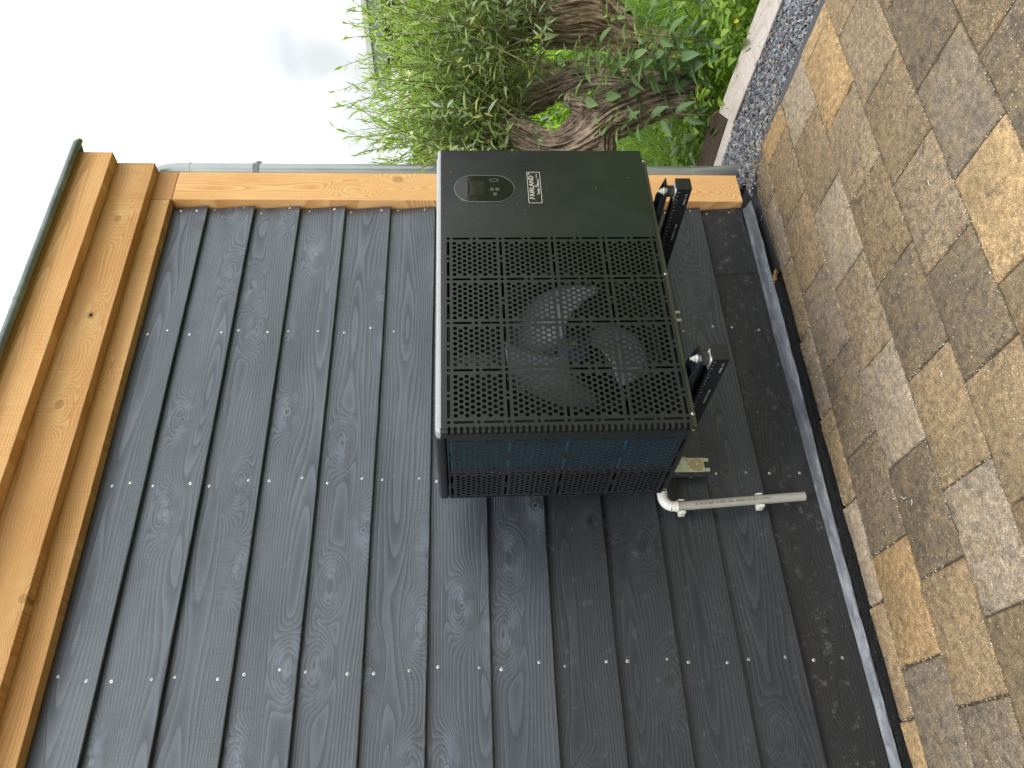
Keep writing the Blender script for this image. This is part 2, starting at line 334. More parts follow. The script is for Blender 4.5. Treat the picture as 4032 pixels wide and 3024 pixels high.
M['sand'] = grit('joint_grit', (.05, .04, .03), (.13, .10, .06), (.7, .65, .55), 260)
M['kerb'] = grit('kerb_concrete', (.07, .072, .075), (.12, .12, .125), (.3, .3, .3), 350)
M['gravelbed'] = grit('gravel_bed', (.02, .02, .024), (.06, .06, .07), (.12, .12, .13), 120)
def soil():
    a = NT('meadow_ground'); t = a.coord(rnd=False); n = a.noise(t, 1.2, 5, .6); n2 = a.noise(t, 22, 4, .7)
    c = a.ramp(n, [(.3, (.07, .13, .012)), (.7, (.16, .26, .03))]); c = a.mix(a.fr(n2, [(.4, .7), (.6, 0)]), c, (.03, .055, .01))
    a.set(Base_Color=c, Roughness=.9); a.bump(n2, .8, .03); return a.m
M['soil'] = soil()
def stone():
    a = NT('slate_chips'); tone = a.n('ShaderNodeVertexColor', layer_name='tone').outputs[0]; n = a.noise(a.coord(rnd=False), 220, 3)
    a.set(Base_Color=a.mix(1.0, tone, a.ramp(n, [(.3, (.75, .75, .75)), (.7, (1.25, 1.25, 1.25))]), 'MULTIPLY'), Roughness=.62); return a.m
M['stone'] = stone()
def leafm(name, back=(1, 1, 1), trans=.35, rough=.45):
    a = NT(name); tone = a.n('ShaderNodeVertexColor', layer_name='tone').outputs[0]
    bf = a.n('ShaderNodeNewGeometry').outputs['Backfacing']
    c = a.mix(bf, tone, a.mix(1.0, tone, back, 'MULTIPLY'))
    a.set(Base_Color=c, Roughness=rough, Specular_IOR_Level=.4)
    tr = a.n('ShaderNodeBsdfTranslucent', {0: a.mix(1.0, tone, (1.5, 1.5, .55), 'MULTIPLY')})
    mxs = a.n('ShaderNodeMixShader', {0: trans, 1: a.b.outputs[0], 2: tr.outputs[0]})
    out = [n for n in a.N if n.type == 'OUTPUT_MATERIAL'][0]; a.L.new(mxs.outputs[0], out.inputs[0]); return a.m
M['willow'] = leafm('willow_leaf', (1.45, 1.3, 1.8), .38)
M['weed'] = leafm('weed_leaf', (1.15, 1.1, 1.2), .35)
M['grass'] = leafm('grass_blade', (1, 1, 1), .40, .4)
M['twig'] = plain('willow_twig', (.14, .13, .05), .6, var=.3)
M['petal'] = plain('yellow_petal', (.92, .80, .04), .5)
def bark():
    a = NT('willow_bark'); t = a.coord(rnd=False); tone = a.n('ShaderNodeVertexColor', layer_name='tone').outputs[0]
    n = a.noise(a.vmul(t, (30, 30, 8)), 1.5, 6, .65, 1.0); n2 = a.noise(t, 90, 4, .6); n3 = a.noise(t, 4, 3)
    c = a.mix(1.0, tone, a.ramp(n, [(.3, (.45, .42, .40)), (.5, (.95, .95, .95)), (.7, (1.5, 1.45, 1.4))]), 'MULTIPLY')
    c = a.mix(a.fr(n3, [(.5, 0), (.7, .25)]), c, (.10, .11, .04))
    a.set(Base_Color=c, Roughness=.9, Specular_IOR_Level=.2); a.bump(a.math('ADD', n, a.math('MULTIPLY', n2, .4)), 1.0, .012); return a.m
M['bark'] = bark()
def brick(name, c1, c2, mort, sc=1.0):
    a = NT(name); t = a.coord(rnd=False); sp = a.n('ShaderNodeSeparateXYZ', {0: t})
    v = a.n('ShaderNodeCombineXYZ', {0: a.math('ADD', sp.outputs[0], sp.outputs[1]), 1: sp.outputs[2], 2: 0.0}).outputs[0]
    b = a.n('ShaderNodeTexBrick', {'Vector': v, 'Color1': (*c1, 1), 'Color2': (*c2, 1), 'Mortar': (*mort, 1), 'Scale': sc, 'Brick Width': .22, 'Row Height': .065, 'Mortar Size': .006})
    a.set(Base_Color=b.outputs[0], Roughness=.85); return a.m
M['brickbrown'] = brick('brown_brick', (.16, .10, .075), (.11, .075, .06), (.15, .13, .11))
M['brickred'] = brick('red_brick', (.36, .17, .11), (.42, .24, .16), (.5, .46, .42))
M['fascia'] = plain('grey_green_fascia', (.20, .22, .20), .5, var=.05)
M['trimw'] = plain('white_trim', (.62, .61, .60), .5, var=.04)
M['tiles'] = plain('grey_tiles', (.08, .075, .075), .7, var=.3)
M['pane'] = plain('window_glass', (.03, .04, .05), .08)

# ------------------------------------------------------------------ setting: ground
mb = MB(); mb.add([(-400, -400, -.06), (400, -400, -.06), (400, 400, -.06), (-400, 400, -.06)], [(0, 1, 2, 3)])
tag(mb.build('ground', M['soil']), kind='structure')
E1 = Vector((1, -.05, 0)); E2 = Vector((.05, 1, 0))
def pv(xp, yp, z=0.0): return E1 * xp + E2 * yp + Vector((0, 0, z))
XF = lambda y: 2.69 + .065 * (y + .6)          # far edge of the paving
# bed below the pavers
mb = MB(); q = [(-6, -8), (2.215, -8), (2.70, -.6), (2.74, -.2), (2.60, -.10), (1.8, -.125), (.33, -.072), (-6, -.072)]
q = [(x, y, -.009) for x, y in q]; q2 = [(x, y, -.06) for x, y, _ in q]
n = len(q); mb.add(q + q2, [list(range(n))] + [[i, n + i, n + (i + 1) % n, (i + 1) % n] for i in range(n)])
tag(mb.build('paving_bed', M['sand']), kind='structure')
TONE = {'b': (.29, .22, .14), 'd': (.19, .16, .12), 'o': (.50, .34, .17), 't': (.42, .31, .19), 'p': (.48, .40, .31), 'g': (.26, .225, .18), 'm': (.34, .265, .185), 'O': (.62, .44, .235)}
OVR = {0: {-3: 'o', -2: 'd', -4: 'g', -1: 'd', 0: 'g', 1: 'b', 2: 'b', 3: 'o'}, 1: {-4: 'g', -3: 't', -2: 'd', -1: 'p', 0: 'm', 1: 'p', 2: 'b', 3: 'p', 4: 'O'},
       2: {-4: 'b', -3: 'p', -2: 't', -1: 'd', 0: 'b', 1: 'm', 2: 'o', 3: 'O'}, 3: {-2: 't', -1: 'd', 0: 'm', 1: 'b', 2: 'm', -3: 'b'}, 4: {-1: 'O', 0: 'g', 1: 'd', -2: 'b'}, 5: {0: 'd', -1: 'b'},
       -1: {-3: 't', -2: 'p', -1: 'b', 0: 'g', 1: 'b', 2: 'g', 3: 'd', -4: 'O'}}
BASES = [1.548, 1.408, 1.593, 1.46, 1.603, 1.46, 1.61, 1.47]
YE = lambda x: (.066 + .05 * max(0, min(1, (x - .33) / 1.47))) if x < 2.12 else .060   # gap between wall foot and pavers
def clip(poly, f):            # keep f(p)>=0
    out = []
    for i in range(len(poly)):
        a, b = poly[i], poly[(i + 1) % len(poly)]; fa, fb = f(a), f(b)
        if fa >= 0: out.append(a)
        if fa * fb < 0: out.append(a.lerp(b, fa / (fa - fb)))
    return out
mb = MB(); r_ = random.Random(3)
for k in range(-1, 27):
    base = BASES[k] if 0 <= k < 8 else (1.408 if k % 2 else 1.6)
    for n in range(-18, 7):
        g = .0022
        xa, xb = base + n * .347 + g, base + (n + 1) * .347 - g
        ya, yb = -.135 - .235 * k - g, -.135 - .235 * (k + 1) + g
        if k == -1: yb = -.135 + g; ya = -.028
        P = [pv(xa, yb), pv(xb, yb), pv(xb, ya), pv(xa, ya)]
        c0 = (P[0] + P[1]) / 2
        P = clip(P, lambda p: XF(p.y) - .002 - p.x); P = clip(P, lambda p: -p.y - YE(c0.x))
        P = clip(P, lambda p: (2.60 - p.x) * .16 + (-.062 - p.y) * .6 if p.x > 2.5 else 1)
        if len(P) < 3: continue
        c = sum(P, Vector()) / len(P)
        if c.x < -5: continue
        t = OVR.get(k, {}).get(n) or r_.choice('bbdmtgmbop'); col = TONE[t]; j = r_.uniform(.9, 1.1); mb.cc = tuple(v * j for v in col)
        near = (-2.4 < c.y and -.4 < c.x)
        # densify the outline so that the edges can wander and chip
        Q = []
        for i in range(len(P)):
            a, b = P[i], P[(i + 1) % len(P)]; m = max(1, int((b - a).length / .022)) if near else 1
            for s in range(m): Q.append(a.lerp(b, s / m))
        dz = r_.uniform(-.0015, .0015); tx, ty = r_.uniform(-.006, .006), r_.uniform(-.006, .006)
        rings = []
        for off, z in ((0, -.03), (0, -.006), (.0022, -.0018), (.007, 0)):
            R = []
            for p in Q:
                d = (c - p); L_ = d.length; e = d / L_ if L_ > 0 else d
                nn = noise.noise(Vector((p.x * 42, p.y * 42, k * 3.1 + n))) if near else 0
                chip = max(0, noise.noise(Vector((p.x * 19, p.y * 19, 9 + k))) - .38) * .03 if near else 0
                qq = p + e * (off * (1 + .5 * nn) + .0012 * nn + (chip if z > -.02 else 0) + .001)
                R.append(Vector((qq.x, qq.y, z + dz + (p.x - c.x) * tx + (p.y - c.y) * ty)))
            rings.append(R)
        o = len(mb.v); m = len(Q)
        for R in rings: mb.v += R
        for a in range(3):
            for i in range(m): mb._f([o + a * m + i, o + a * m + (i + 1) % m, o + (a + 1) * m + (i + 1) % m, o + (a + 1) * m + i])
        mb._f([o + 3 * m + i for i in range(m)])
pav = mb.build('paving', M['paver'], auto=50); tag(pav, kind='structure')
SHP = []
for i in range(7):
    rr = random.Random(i); v = []
    for d in ((1, 0, 0), (-1, 0, 0), (0, 1, 0), (0, -1, 0), (0, 0, 1), (0, 0, -1)): v.append(Vector(d) * rr.uniform(.75, 1.1) + Vector([rr.uniform(-.3, .3) for _ in range(3)]))
    SHP.append(v)
OF = [(0, 2, 4), (2, 1, 4), (1, 3, 4), (3, 0, 4), (2, 0, 5), (1, 2, 5), (3, 1, 5), (0, 3, 5)]
# loose grit swept into the joints
mb = MB(); r_ = random.Random(8)
for _ in range(9000):
    k = r_.randint(-1, 6); yp = -.135 - .235 * k
    if r_.random() < .6: p = pv(r_.uniform(-.2, 2.75), yp + r_.gauss(0, .0025))
    else:
        base = BASES[k] if k >= 0 else 1.408; n = r_.randint(-6, 4); p = pv(base + n * .347 + r_.gauss(0, .0025), yp - r_.uniform(0, .235))
    if p.x > XF(p.y) - .01 or -p.y < YE(p.x) + .01 or p.y < -2.3: continue
    if noise.noise(p * 6) < -.15: continue
    s = r_.uniform(.0008, .0026); g = r_.random(); mb.cc = (.58, .50, .36) if g < .45 else ((.10, .08, .05) if g < .8 else (.72, .69, .62))
    c = p + Vector((0, 0, -.002 + s * .4)); mb.add([c + Vector((q.x, q.y, q.z * .8)) * s for q in r_.choice(SHP)], OF)
gr = mb.build('joint_grains', M['stone']); tag(gr, 'pale sand grains lying in the joints between the pavers', 'sand', kind='stuff')
# kerb between paving and gravel
mb = MB(); P = []
for y in [-8 + i * .25 for i in range(31)] + [-.28]:
    P.append(y)
for a, b in zip(P[:-1], P[1:]):
    xa, xb = XF(a), XF(b)
    vs = [(xa, a, -.006), (xa + .05, a, -.010), (xb + .05, b, -.010), (xb, b, -.006), (xa, a, -.06), (xa + .05, a, -.06), (xb + .05, b, -.06), (xb, b, -.06)]
    mb.add(vs, [(0, 1, 2, 3), (4, 7, 6, 5), (1, 5, 6, 2), (0, 3, 7, 4)])
tag(mb.build('concrete_kerb', M['kerb']), 'dark grey concrete kerb between the brown pavers and the gravel', 'kerb')
# gravel bed + chips
mb = MB(); mb.add([(2.0, -8, -.042), (3.25, -8, -.042), (3.25, .8, -.042), (2.0, .8, -.042)], [(0, 1, 2, 3)])
tag(mb.build('gravel_bed', M['gravelbed']), kind='structure')
mb = MB(); r_ = random.Random(5)
def inner_board(y): return 3.065 + .09 * (y + .6) if y < 0 else 3.12 - .05 * y
def chips(n, y0, y1, xf, z0=-.034, sz=1.0):
    for _ in range(n):
        y = r_.uniform(y0, y1); x = xf(y)
        if x is None: continue
        s = Vector((r_.uniform(.008, .0165), r_.uniform(.0055, .0095), r_.uniform(.0025, .0055))) * sz
        R = Matrix.Rotation(r_.uniform(0, PI), 3, 'Z') @ Matrix.Rotation(r_.gauss(0, .45), 3, 'X') @ Matrix.Rotation(r_.gauss(0, .45), 3, 'Y')
        c = Vector((x, y, z0 + r_.uniform(0, .016) + .006 * noise.noise(Vector((x * 7, y * 7, 0)))))
        k = r_.random(); g = r_.gauss(.18, .075) if r_.random() < .92 else r_.uniform(.3, .45); g = max(.07, g)
        mb.cc = (g * .97, g * 1.02, g * 1.14) if k < .965 else ((.55, .53, .5) if k < .975 else (.42, .27, .12))
        mb.add([c + R @ Vector((p.x * s.x, p.y * s.y, p.z * s.z)) for p in r_.choice(SHP)], OF)
def gx(y):
    a = XF(y) + .035 if y < -.24 else 2.70 if y < -.06 else 2.80
    b = inner_board(y) + .01
    return r_.uniform(a, b)
chips(15000, -1.9, .75, gx); chips(5000, -4, -1.9, gx)
chips(260, -.26, -.03, lambda y: r_.gauss(2.70, .03), -.012, .8)
g = mb.build('gravel', M['stone']); tag(g, kind='stuff')
tag(g, 'dark slate chippings filling the strip between the paving and the planks', 'gravel')

# ------------------------------------------------------------------ the shed
LAP = [2.640, 2.465, 2.262, 2.059, 1.856, 1.654, 1.451, 1.247, 1.043, .838, .636, .433, .230, .036]
shed = empty('garden_shed', (2.7, 0, 0), 'timber shed clad in dark grey overlapping boards with larch fascia and corner post', 'shed')
XL = -2.4
def board(k, x0=XL, x1=2.603):
    zb, zt = LAP[k + 1], LAP[k]; zc = (zb + zt) / 2; loc = ((x0 + x1) / 2, 0, zc)
    n = int((x1 - x0) / .04); vs = []; fs = []
    prof = [(.030, zb + .002), (.001, zb), (.0, zb + .003), (.0068, zb + (zt - zb) * .33), (.0136, zb + (zt - zb) * .66), (.022, zt + .02), (.030, zt + .02)]
    for i in range(n + 1):
        x = x0 + (x1 - x0) * i / n
        wv = noise.noise(Vector((x * 1.3, k * 7.7, 0))) * .0022 + noise.noise(Vector((x * 14, k * 7.7, 5))) * .0008
        wy = noise.noise(Vector((x * .9, k * 5.1, 3))) * .002
        ex = (RND.uniform(-.0, .004) if i == n else 0)
        for j, (y, z) in enumerate(prof):
            low = j in (0, 1, 2)
            vs.append((x, y + wy * (1 if j < 5 else 0), z + (wv if low else 0)))
    m = len(prof)
    for i in range(n):
        for j in range(m - 1): fs.append((i * m + j, i * m + j + 1, (i + 1) * m + j + 1, (i + 1) * m + j))
    fs.append(tuple(range(m))[::-1]); fs.append(tuple(n * m + j for j in range(m)))
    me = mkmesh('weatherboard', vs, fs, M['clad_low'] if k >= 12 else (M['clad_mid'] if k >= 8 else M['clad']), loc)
    return link('weatherboard', me, shed, loc)
sm = MB(); R0 = .0054
sm.tube([(0, .001, 0), (0, -.0006, 0), (0, -.0014, 0)], [R0, R0, R0 * .7], 12)
sm.cm = 1; sm.tube([(0, -.0014, 0), (0, -.00155, 0)], [R0 * .36, R0 * .36], 6)
screw_me = mkmesh('screw', sm.v, sm.f, [M['screw'], M['screwdark']], (0, 0, 0), False, sm.mi)
def put(me, name, parent, W, rot=None, scale=1):
    o = bpy.data.objects.new(name, me); COL.objects.link(o); o.parent = parent; o.location = Vector(W) - WLOC[parent.name]
    if rot: o.rotation_euler = rot
    o.scale = (scale,) * 3; WLOC[o.name] = Vector(W); return o
BAT = [2.585, 1.914, 1.245, .576]
rs = random.Random(11)
for k in range(13):
    segs = [(XL, 2.603)] if k != 12 else [(2.212, 2.603), (XL, 2.209)]
    for (a, b) in segs:
        bo = board(k, a, b)
        if k == 11: bo['label'] = 'dark weatherboard second from the ground'
        for X in BAT:
            if not (a < X < b): continue
            for zz in (LAP[k] - .032, LAP[k + 1] + .047):
                if k == 0 and zz > 2.55: zz = 2.585
                x = X + rs.uniform(-.012, .012); z = zz + rs.uniform(-.012, .012)
                if X == 1.914 and .79 < z < 1.50: continue
                if X == 1.245 and .60 < z < 1.40: continue
                y = (z - LAP[k + 1]) / (LAP[k] - LAP[k + 1]) * .0202
                put(screw_me, 'screw', bo, (x, y + noise.noise(Vector((x * .9, k * 5.1, 3))) * .002, z), (rs.uniform(-.15, .15), rs.uniform(0, 3), rs.uniform(-.15, .15)), rs.uniform(.85, 1.1))
mb = MB(); mb.box((2.612, -.030, .032), (2.785, .15, 2.617), .0025, 2); post = mb.build('corner_post', M['larch_post'], shed, (2.70, 0, 1.3)); post['label'] = 'orange larch corner post beside the zinc downpipe'
mb = MB(); mb.box((2.612, -.030, 2.6195), (2.785, .6, 2.72), .0015, 1); mb.build('beam_end', M['end'], shed, (2.612, -.03, 2.62))
mb = MB(); mb.box((XL, -.029, 2.627), (2.6105, .02, 2.716), .002, 2); mb.build('trim_board', M['larch'], shed, (1, 0, 2.66))
mb = MB(); mb.box((XL, -.080, 2.709), (2.789, -.0305, 2.92), .0025, 2); mb.build('fascia_board', M['larch'], shed, (1.3, 0, 2.80))['label'] = 'lower larch fascia board'
mb = MB(); mb.box((XL, -.136, 2.874), (2.794, -.0805, 3.035), .0025, 2); mb.build('fascia_board', M['larch'], shed, (1.1, 0, 2.97))['label'] = 'upper larch fascia board under the metal edge'
mb = MB(); mb.tube([(XL, -.168, 3.020), (2.812, -.168, 3.020), (2.838, -.160, 3.016)], [.0165, .0165, .012], 16)
mb.box((XL, -.165, 3.0355), (2.815, .0, 3.0385)); mb.tube([(2.826, -.16, 3.022), (2.81, -.05, 3.035), (2.81, 3.4, 3.06)], .013, 10); mb.box((XL, -.163, 3.022), (2.81, -.158, 3.037))
mb.tube([(1.93, -.168, 3.02), (1.945, -.168, 3.02)], .0178, 16); mb.tube([(.6, -.168, 3.02), (.615, -.168, 3.02)], .0178, 16)
mb.build('roof_edge_trim', plain('dull_zinc_edge', (.20, .225, .215), .42, .55, var=.3, vs=14), shed, auto=40)
mb = MB(); mb.box((XL, .0, 3.0395), (2.80, 3.4, 3.06)); mb.build('roof', M['bit'], shed)
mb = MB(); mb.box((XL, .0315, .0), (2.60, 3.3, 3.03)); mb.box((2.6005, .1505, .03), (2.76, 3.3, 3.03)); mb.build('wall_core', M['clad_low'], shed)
# downpipe with its joints and clamp
mb = MB(); cx, cy, r = 2.888, .062, .040
pts = [(cx, cy, .10), (cx, cy, 2.66), (cx - .003, cy, 2.70), (cx - .015, cy, 2.735), (cx - .05, cy, 2.765), (cx - .11, cy, 2.775)]
mb.tube(pts, [r] * 6, 28); 
mb.tube([(cx, cy, 2.605), (cx, cy, 2.612)], r + .002, 28); mb.tube([(cx, cy, .175), (cx, cy, .21)], r + .0025, 28)
mb.tube([(cx, cy, .19), (cx, cy, .10), (cx + .004, cy - .003, .05), (cx + .012, cy - .01, .01), (cx + .02, cy - .02, -.03)], [r + .002, r + .002, r, r * .9, r * .75], 28)
dp = mb.build('downpipe', M['zinc'], shed, auto=40)
mb = MB(); mb.tube([(cx, cy, 2.285), (cx, cy, 2.313)], r + .0035, 28); mb.box((cx + r, cy - .012, 2.287), (cx + r + .02, cy + .012, 2.311)); mb.cyl((cx + r + .01, cy - .02, 2.299), (cx + r + .01, cy + .02, 2.299), .005, 8)
mb.tube([(cx + r + .018, cy, 2.299), (cx + r + .032, cy, 2.299)], [.006, .002], 8)
mb.build('pipe_clamp', M['galv'], dp)
# lead at the foot of the wall
mb = MB(); prof = [(.006, .052), (-.002, .046), (-.010, .044), (-.022, .042), (-.031, .037), (-.038, .029), (-.042, .018), (-.043, .004), (-.040, -.03)]
n = 260; m = 10
def key(x, vals):
    ks = (.3, 1.0, 1.9, 2.5)
    if x <= ks[0]: return vals[0]
    for i in range(3):
        if x <= ks[i + 1]: return vals[i] + (vals[i + 1] - vals[i]) * (x - ks[i]) / (ks[i + 1] - ks[i])
    return vals[3]
for i in range(n + 1):
    x = XL + (2.602 - XL) * i / n; tp = key(x, (.026, .034, .036, .014)); ny = key(x, (-.015, -.029, -.054, -.050)); nz = key(x, (.008, .014, .008, .002))
    P_ = [(.010, tp + .012), (-.001, tp + .002)] + [(ny * (1 - math.cos(a)) * .45 + ny * math.sin(a) * .55, nz + (tp - nz) * math.cos(a)) for a in (.35, .7, 1.0, 1.3, 1.57)] + [(ny + .002, nz - .003), (ny + .007, nz - .006), (ny + .016, nz - .008)]
    for j, (y, z) in enumerate(P_):
        d = noise.noise(Vector((x * 9, j * .8, 4))) * .003 + noise.noise(Vector((x * 34, j * 1.4, 4))) * .0012
        mb.v.append(Vector((x, y + d * (j > 1), z + d * .6 * (j > 0))))
for i in range(n):
    for j in range(m - 1): mb._f([i * m + j, i * m + j + 1, (i + 1) * m + j + 1, (i + 1) * m + j])
mb.build('lead_flashing', M['lead'], shed, auto=60)
# ragged black strip in the gap
mb = MB(); n = 420; m = 9
for i in range(n + 1):
    x = XL + (2.13 - XL) * i / n; e = YE(x) + .004
    for j in range(m):
        t = j / (m - 1); ny = key(x, (-.015, -.029, -.054, -.050)) + .005; nz = key(x, (.008, .014, .008, .002)); y = ny - (e + ny) * t - .006 * noise.noise(Vector((x * 30, 2, 0))) * (j == m - 1)
        z = (nz - .005) * (1 - t) - .012 * min(1, t * 3) + (.010 * min(1, t * 4)) * noise.noise(Vector((x * 6, j * 1.3, 1))) + .006 * noise.noise(Vector((x * 40, j * 2.3, 1))) + (.008 if j == m - 1 else 0)
        mb.v.append(Vector((x, y, z)))
for i in range(n):
    for j in range(m - 1): mb._f([i * m + j, i * m + j + 1, (i + 1) * m + j + 1, (i + 1) * m + j])
tag(mb.build('bitumen_strip', M['bit']), 'ragged black bitumen strip in the gap between the lead flashing and the pavers', 'bitumen strip')

# ------------------------------------------------------------------ perforated sheets
def capsule(cx, cy, L_, r, ang, n=5):
    """slot outline, L_ = distance between arc centres"""
    out = []
    for s in (1, -1):
        for i in range(n + 1):
            a = -PI / 2 + PI * i / n + (0 if s == 1 else PI)
            out.append((s * L_ / 2 + r * math.cos(a), r * math.sin(a)))
    ca, sa = math.cos(ang), math.sin(ang)
    return [(cx + x * ca - y * sa, cy + x * sa + y * ca) for x, y in out]
def disc(cx, cy, rx, n=12, ry=None): return [(cx + rx * math.cos(2 * PI * i / n), cy + (ry or rx) * math.sin(2 * PI * i / n)) for i in range(n)]
def hexa(cx, cy, r): return [(cx + r * math.cos(PI / 3 * i), cy + r * math.sin(PI / 3 * i)) for i in range(6)]
def grid_holes(us, vs, cols):
    """us, vs = positions of the separating dot lines, ascending; cols = hexes along u per cell"""
    H = []
    for a in range(len(us)):
        for b in range(len(vs)):
            H.append(disc(us[a], vs[b], .0056))
            if b < len(vs) - 1:
                c = (vs[b] + vs[b + 1]) / 2; h = (vs[b + 1] - vs[b]) / 2; H.append(disc(us[a], c, .0056))
                for s in (-.5, .5): H.append(capsule(us[a], c + s * h, h - .0345, .0042, PI / 2))
            if a < len(us) - 1:
                c = (us[a] + us[a + 1]) / 2; h = (us[a + 1] - us[a]) / 2; H.append(disc(c, vs[b], .0056))
                for s in (-.5, .5): H.append(capsule(c + s * h, vs[b], h - .0345, .0042, 0))
    P_ = .01875; Q_ = .01625
    for a in range(len(us) - 1):
        for b in range(len(vs) - 1):
            cu = (us[a] + us[a + 1]) / 2; cv = (vs[b] + vs[b + 1]) / 2; nu = cols[a]
            for j in range(9):
                k = nu if j % 2 == 0 else nu - 1
                for i in range(k): H.append(hexa(cu + (i - (k - 1) / 2) * P_, cv + (j - 4) * Q_, .0071))
    return H
def perforated(outer, holes, lines, mapf, t, mat, name, parent, mif=None):
    V = [Vector(p) for p in outer]; F = [list(range(len(outer)))]; Ed = []
    for h in holes:
        o = len(V); V += [Vector(p) for p in h]; F.append(list(range(o, o + len(h))))
    for a, b in lines:
        o = len(V); V += [Vector(a), Vector(b)]; Ed.append((o, o + 1))
    vc, ed, fc, ov, oe, of = delaunay_2d_cdt(V, Ed, F, 0, 1e-6, True)
    tri = [f for f, o_ in zip(fc, of) if 0 in o_ and not any(i > 0 for i in o_)]
    used = sorted({i for f in tri for i in f}); ix = {v: i for i, v in enumerate(used)}
    nV = len(used); vs = [mapf(vc[i].x, vc[i].y, 0) for i in used] + [mapf(vc[i].x, vc[i].y, t) for i in used]
    fs = []; ec = {}
    for f in tri:
        a, b, c = (ix[i] for i in f)
        fs.append((a, b, c)); fs.append((a + nV, c + nV, b + nV))
        for e in ((a, b), (b, c), (c, a)): ec[e] = 1
    for (a, b) in ec:
        if (b, a) not in ec: fs.append((b, a, a + nV, b + nV))
    mi = [0] * len(fs)
    if mif:
        for i, f in enumerate(tri):
            if mif(sum((vc[j].y for j in f)) / 3): mi[2 * i] = 1
    me = mkmesh(name, vs, fs, mat, WLOC[parent.name], mi=mi)
    me.polygons.foreach_set('use_smooth', [True] * len(me.polygons)); me.set_sharp_from_angle(angle=math.radians(35))
    return link(name, me, parent)

# ------------------------------------------------------------------ heat pump
HX, HY, HZ, HW, HD, HH = 1.0585, -.680, .680, 1.1455, .450, .730
hp = empty('heat_pump', (HX + HW / 2, HY + HD / 2, HZ), 'black outdoor heat pump with hexagon grille and round fan, carried on two wall brackets', 'heat pump')
R1, R2, RT = .013, .008, .017; AL = PI / 2 * R1; QR = HW - R1 - R2
def fmap(q, v, d):
    if q >= QR:
        s = q - QR; ph = min(PI / 2, s / R2); n = Vector((math.sin(ph), -math.cos(ph), 0)); p = Vector((HX + HW - R2, HY + R2, 0)) + n * R2
        if s > PI / 2 * R2: p.y += s - PI / 2 * R2
    elif q >= 0: n = Vector((0, -1, 0)); p = Vector((HX + R1 + q, HY, 0))
    else:
        ph = min(PI / 2, -q / R1); n = Vector((-math.sin(ph), -math.cos(ph), 0)); p = Vector((HX + R1, HY + R1, 0)) + n * R1
        if -q > AL: p.y += -q - AL
    z = v; N_ = n.copy()
    if v > HH - RT:
        s = v - (HH - RT); ph = min(PI / 2, s / RT); p = p - n * RT * (1 - math.cos(ph)); z = HH - RT + RT * math.sin(ph)
        N_ = n * math.cos(ph) + Vector((0, 0, 1)) * math.sin(ph)
        if s > PI / 2 * RT: p = p - n * (s - PI / 2 * RT)
    p.z = HZ + z; return p - N_ * d
VS = [.010, .180, .351, .521, .691]; US = [.030, .205, .3765, .548, .720]
H = grid_holes([u - R1 for u in US], VS, [8, 8, 8, 8])
for i in range(40): H.append(capsule(-.0115, .690 - i * .01737, .022, .0044, 0, 4))
qL, qR, vT = -AL - .024, QR + PI / 2 * R2 + .03, HH - RT + PI / 2 * RT + .02
ln = [((-AL * i / 6, 0), (-AL * i / 6, vT)) for i in range(7)] + [((QR + PI / 2 * R2 * i / 4, 0), (QR + PI / 2 * R2 * i / 4, vT)) for i in range(5)]
ln += [((qL, HH - RT + PI / 2 * RT * i / 8), (qR, HH - RT + PI / 2 * RT * i / 8)) for i in range(9)]
front = perforated([(qL, 0), (qR, 0), (qR, vT), (qL, vT)], H, ln, fmap, .0016, [M['black'], M['topsheen']], 'front_panel', hp, lambda v: v > HH - RT + .0015)
# side grille
H = grid_holes([.059, .270, .4415], [v - .002 for v in VS], [10, 8])
def smap(s, v, d): return Vector((HX + .0008 + d, HY + s, HZ + v))
sideg = perforated([(.0385, .0), (.0385, .698), (.4485, .698), (.4485, .0)][::-1], H, [], lambda s, v, d: smap(s, v, d), .0016, M['side'], 'side_panel', hp)
# far side, back, lid, base pan
mb = MB(); mb.box((HX + HW - .003, HY + .039, HZ), (HX + HW - .001, HY + HD - .001, HZ + .70)); mb.build('side_panel', M['side'], hp)
mb = MB(); mb.box((HX + .0035, HY + HD - .003, HZ), (HX + HW - .0035, HY + HD - .001, HZ + .70)); mb.build('back_panel', M['blackin'], hp)
mb = MB(); mb.box((HX - .0012, HY + .0382, HZ + .7005), (HX + HW + .001, HY + HD + .004, HZ + HH + .0012), .011, 4); mb.build('lid', M['side'], hp, auto=30)
mb = MB(); mb.box((HX + .006, HY + .003, HZ - .014), (HX + HW - .045, HY + HD - .003, HZ - .0008), .001, 1)
base = mb.build('base_pan', plain('olive_black_pan', (.036, .038, .026), .45), hp)
mb = MB(); mb.box((HX + .004, HY + .01, HZ + .0005), (HX + HW - .004, HY + HD - .004, HZ + .003)); mb.box((HX + .742, HY + .004, HZ + .004), (HX + .744, HY + HD - .004, HZ + .70))
mb.box((HX + .028, HY + .275, HZ + .004), (HX + .03, HY + .28, HZ + .69)); mb.box((HX + .009, HY + .048, HZ + .004), (HX + .07, HY + .050, HZ + .70)); mb.box((HX + .03, HY + .33, HZ + .004), (HX + .74, HY + .332, HZ + .69))
mb.build('inner_casing', M['blackin'], hp)
mb = MB(); mb.box((HX + .010, HY + .054, HZ + .02), (HX + .030, HY + .258, HZ + .69)); mb.build('evaporator_coil', M['coil'], hp)
mb = MB(); mb.box((HX + .09, HY + .30, HZ + .02), (HX + .73, HY + .325, HZ + .69)); mb.build('back_coil', plain('navy_fins', (.012, .016, .045), .5), hp)
mb = MB(); mb.box((HX + .006, HY + .262, HZ + .01), (HX + .035, HY + .266, HZ + .69))
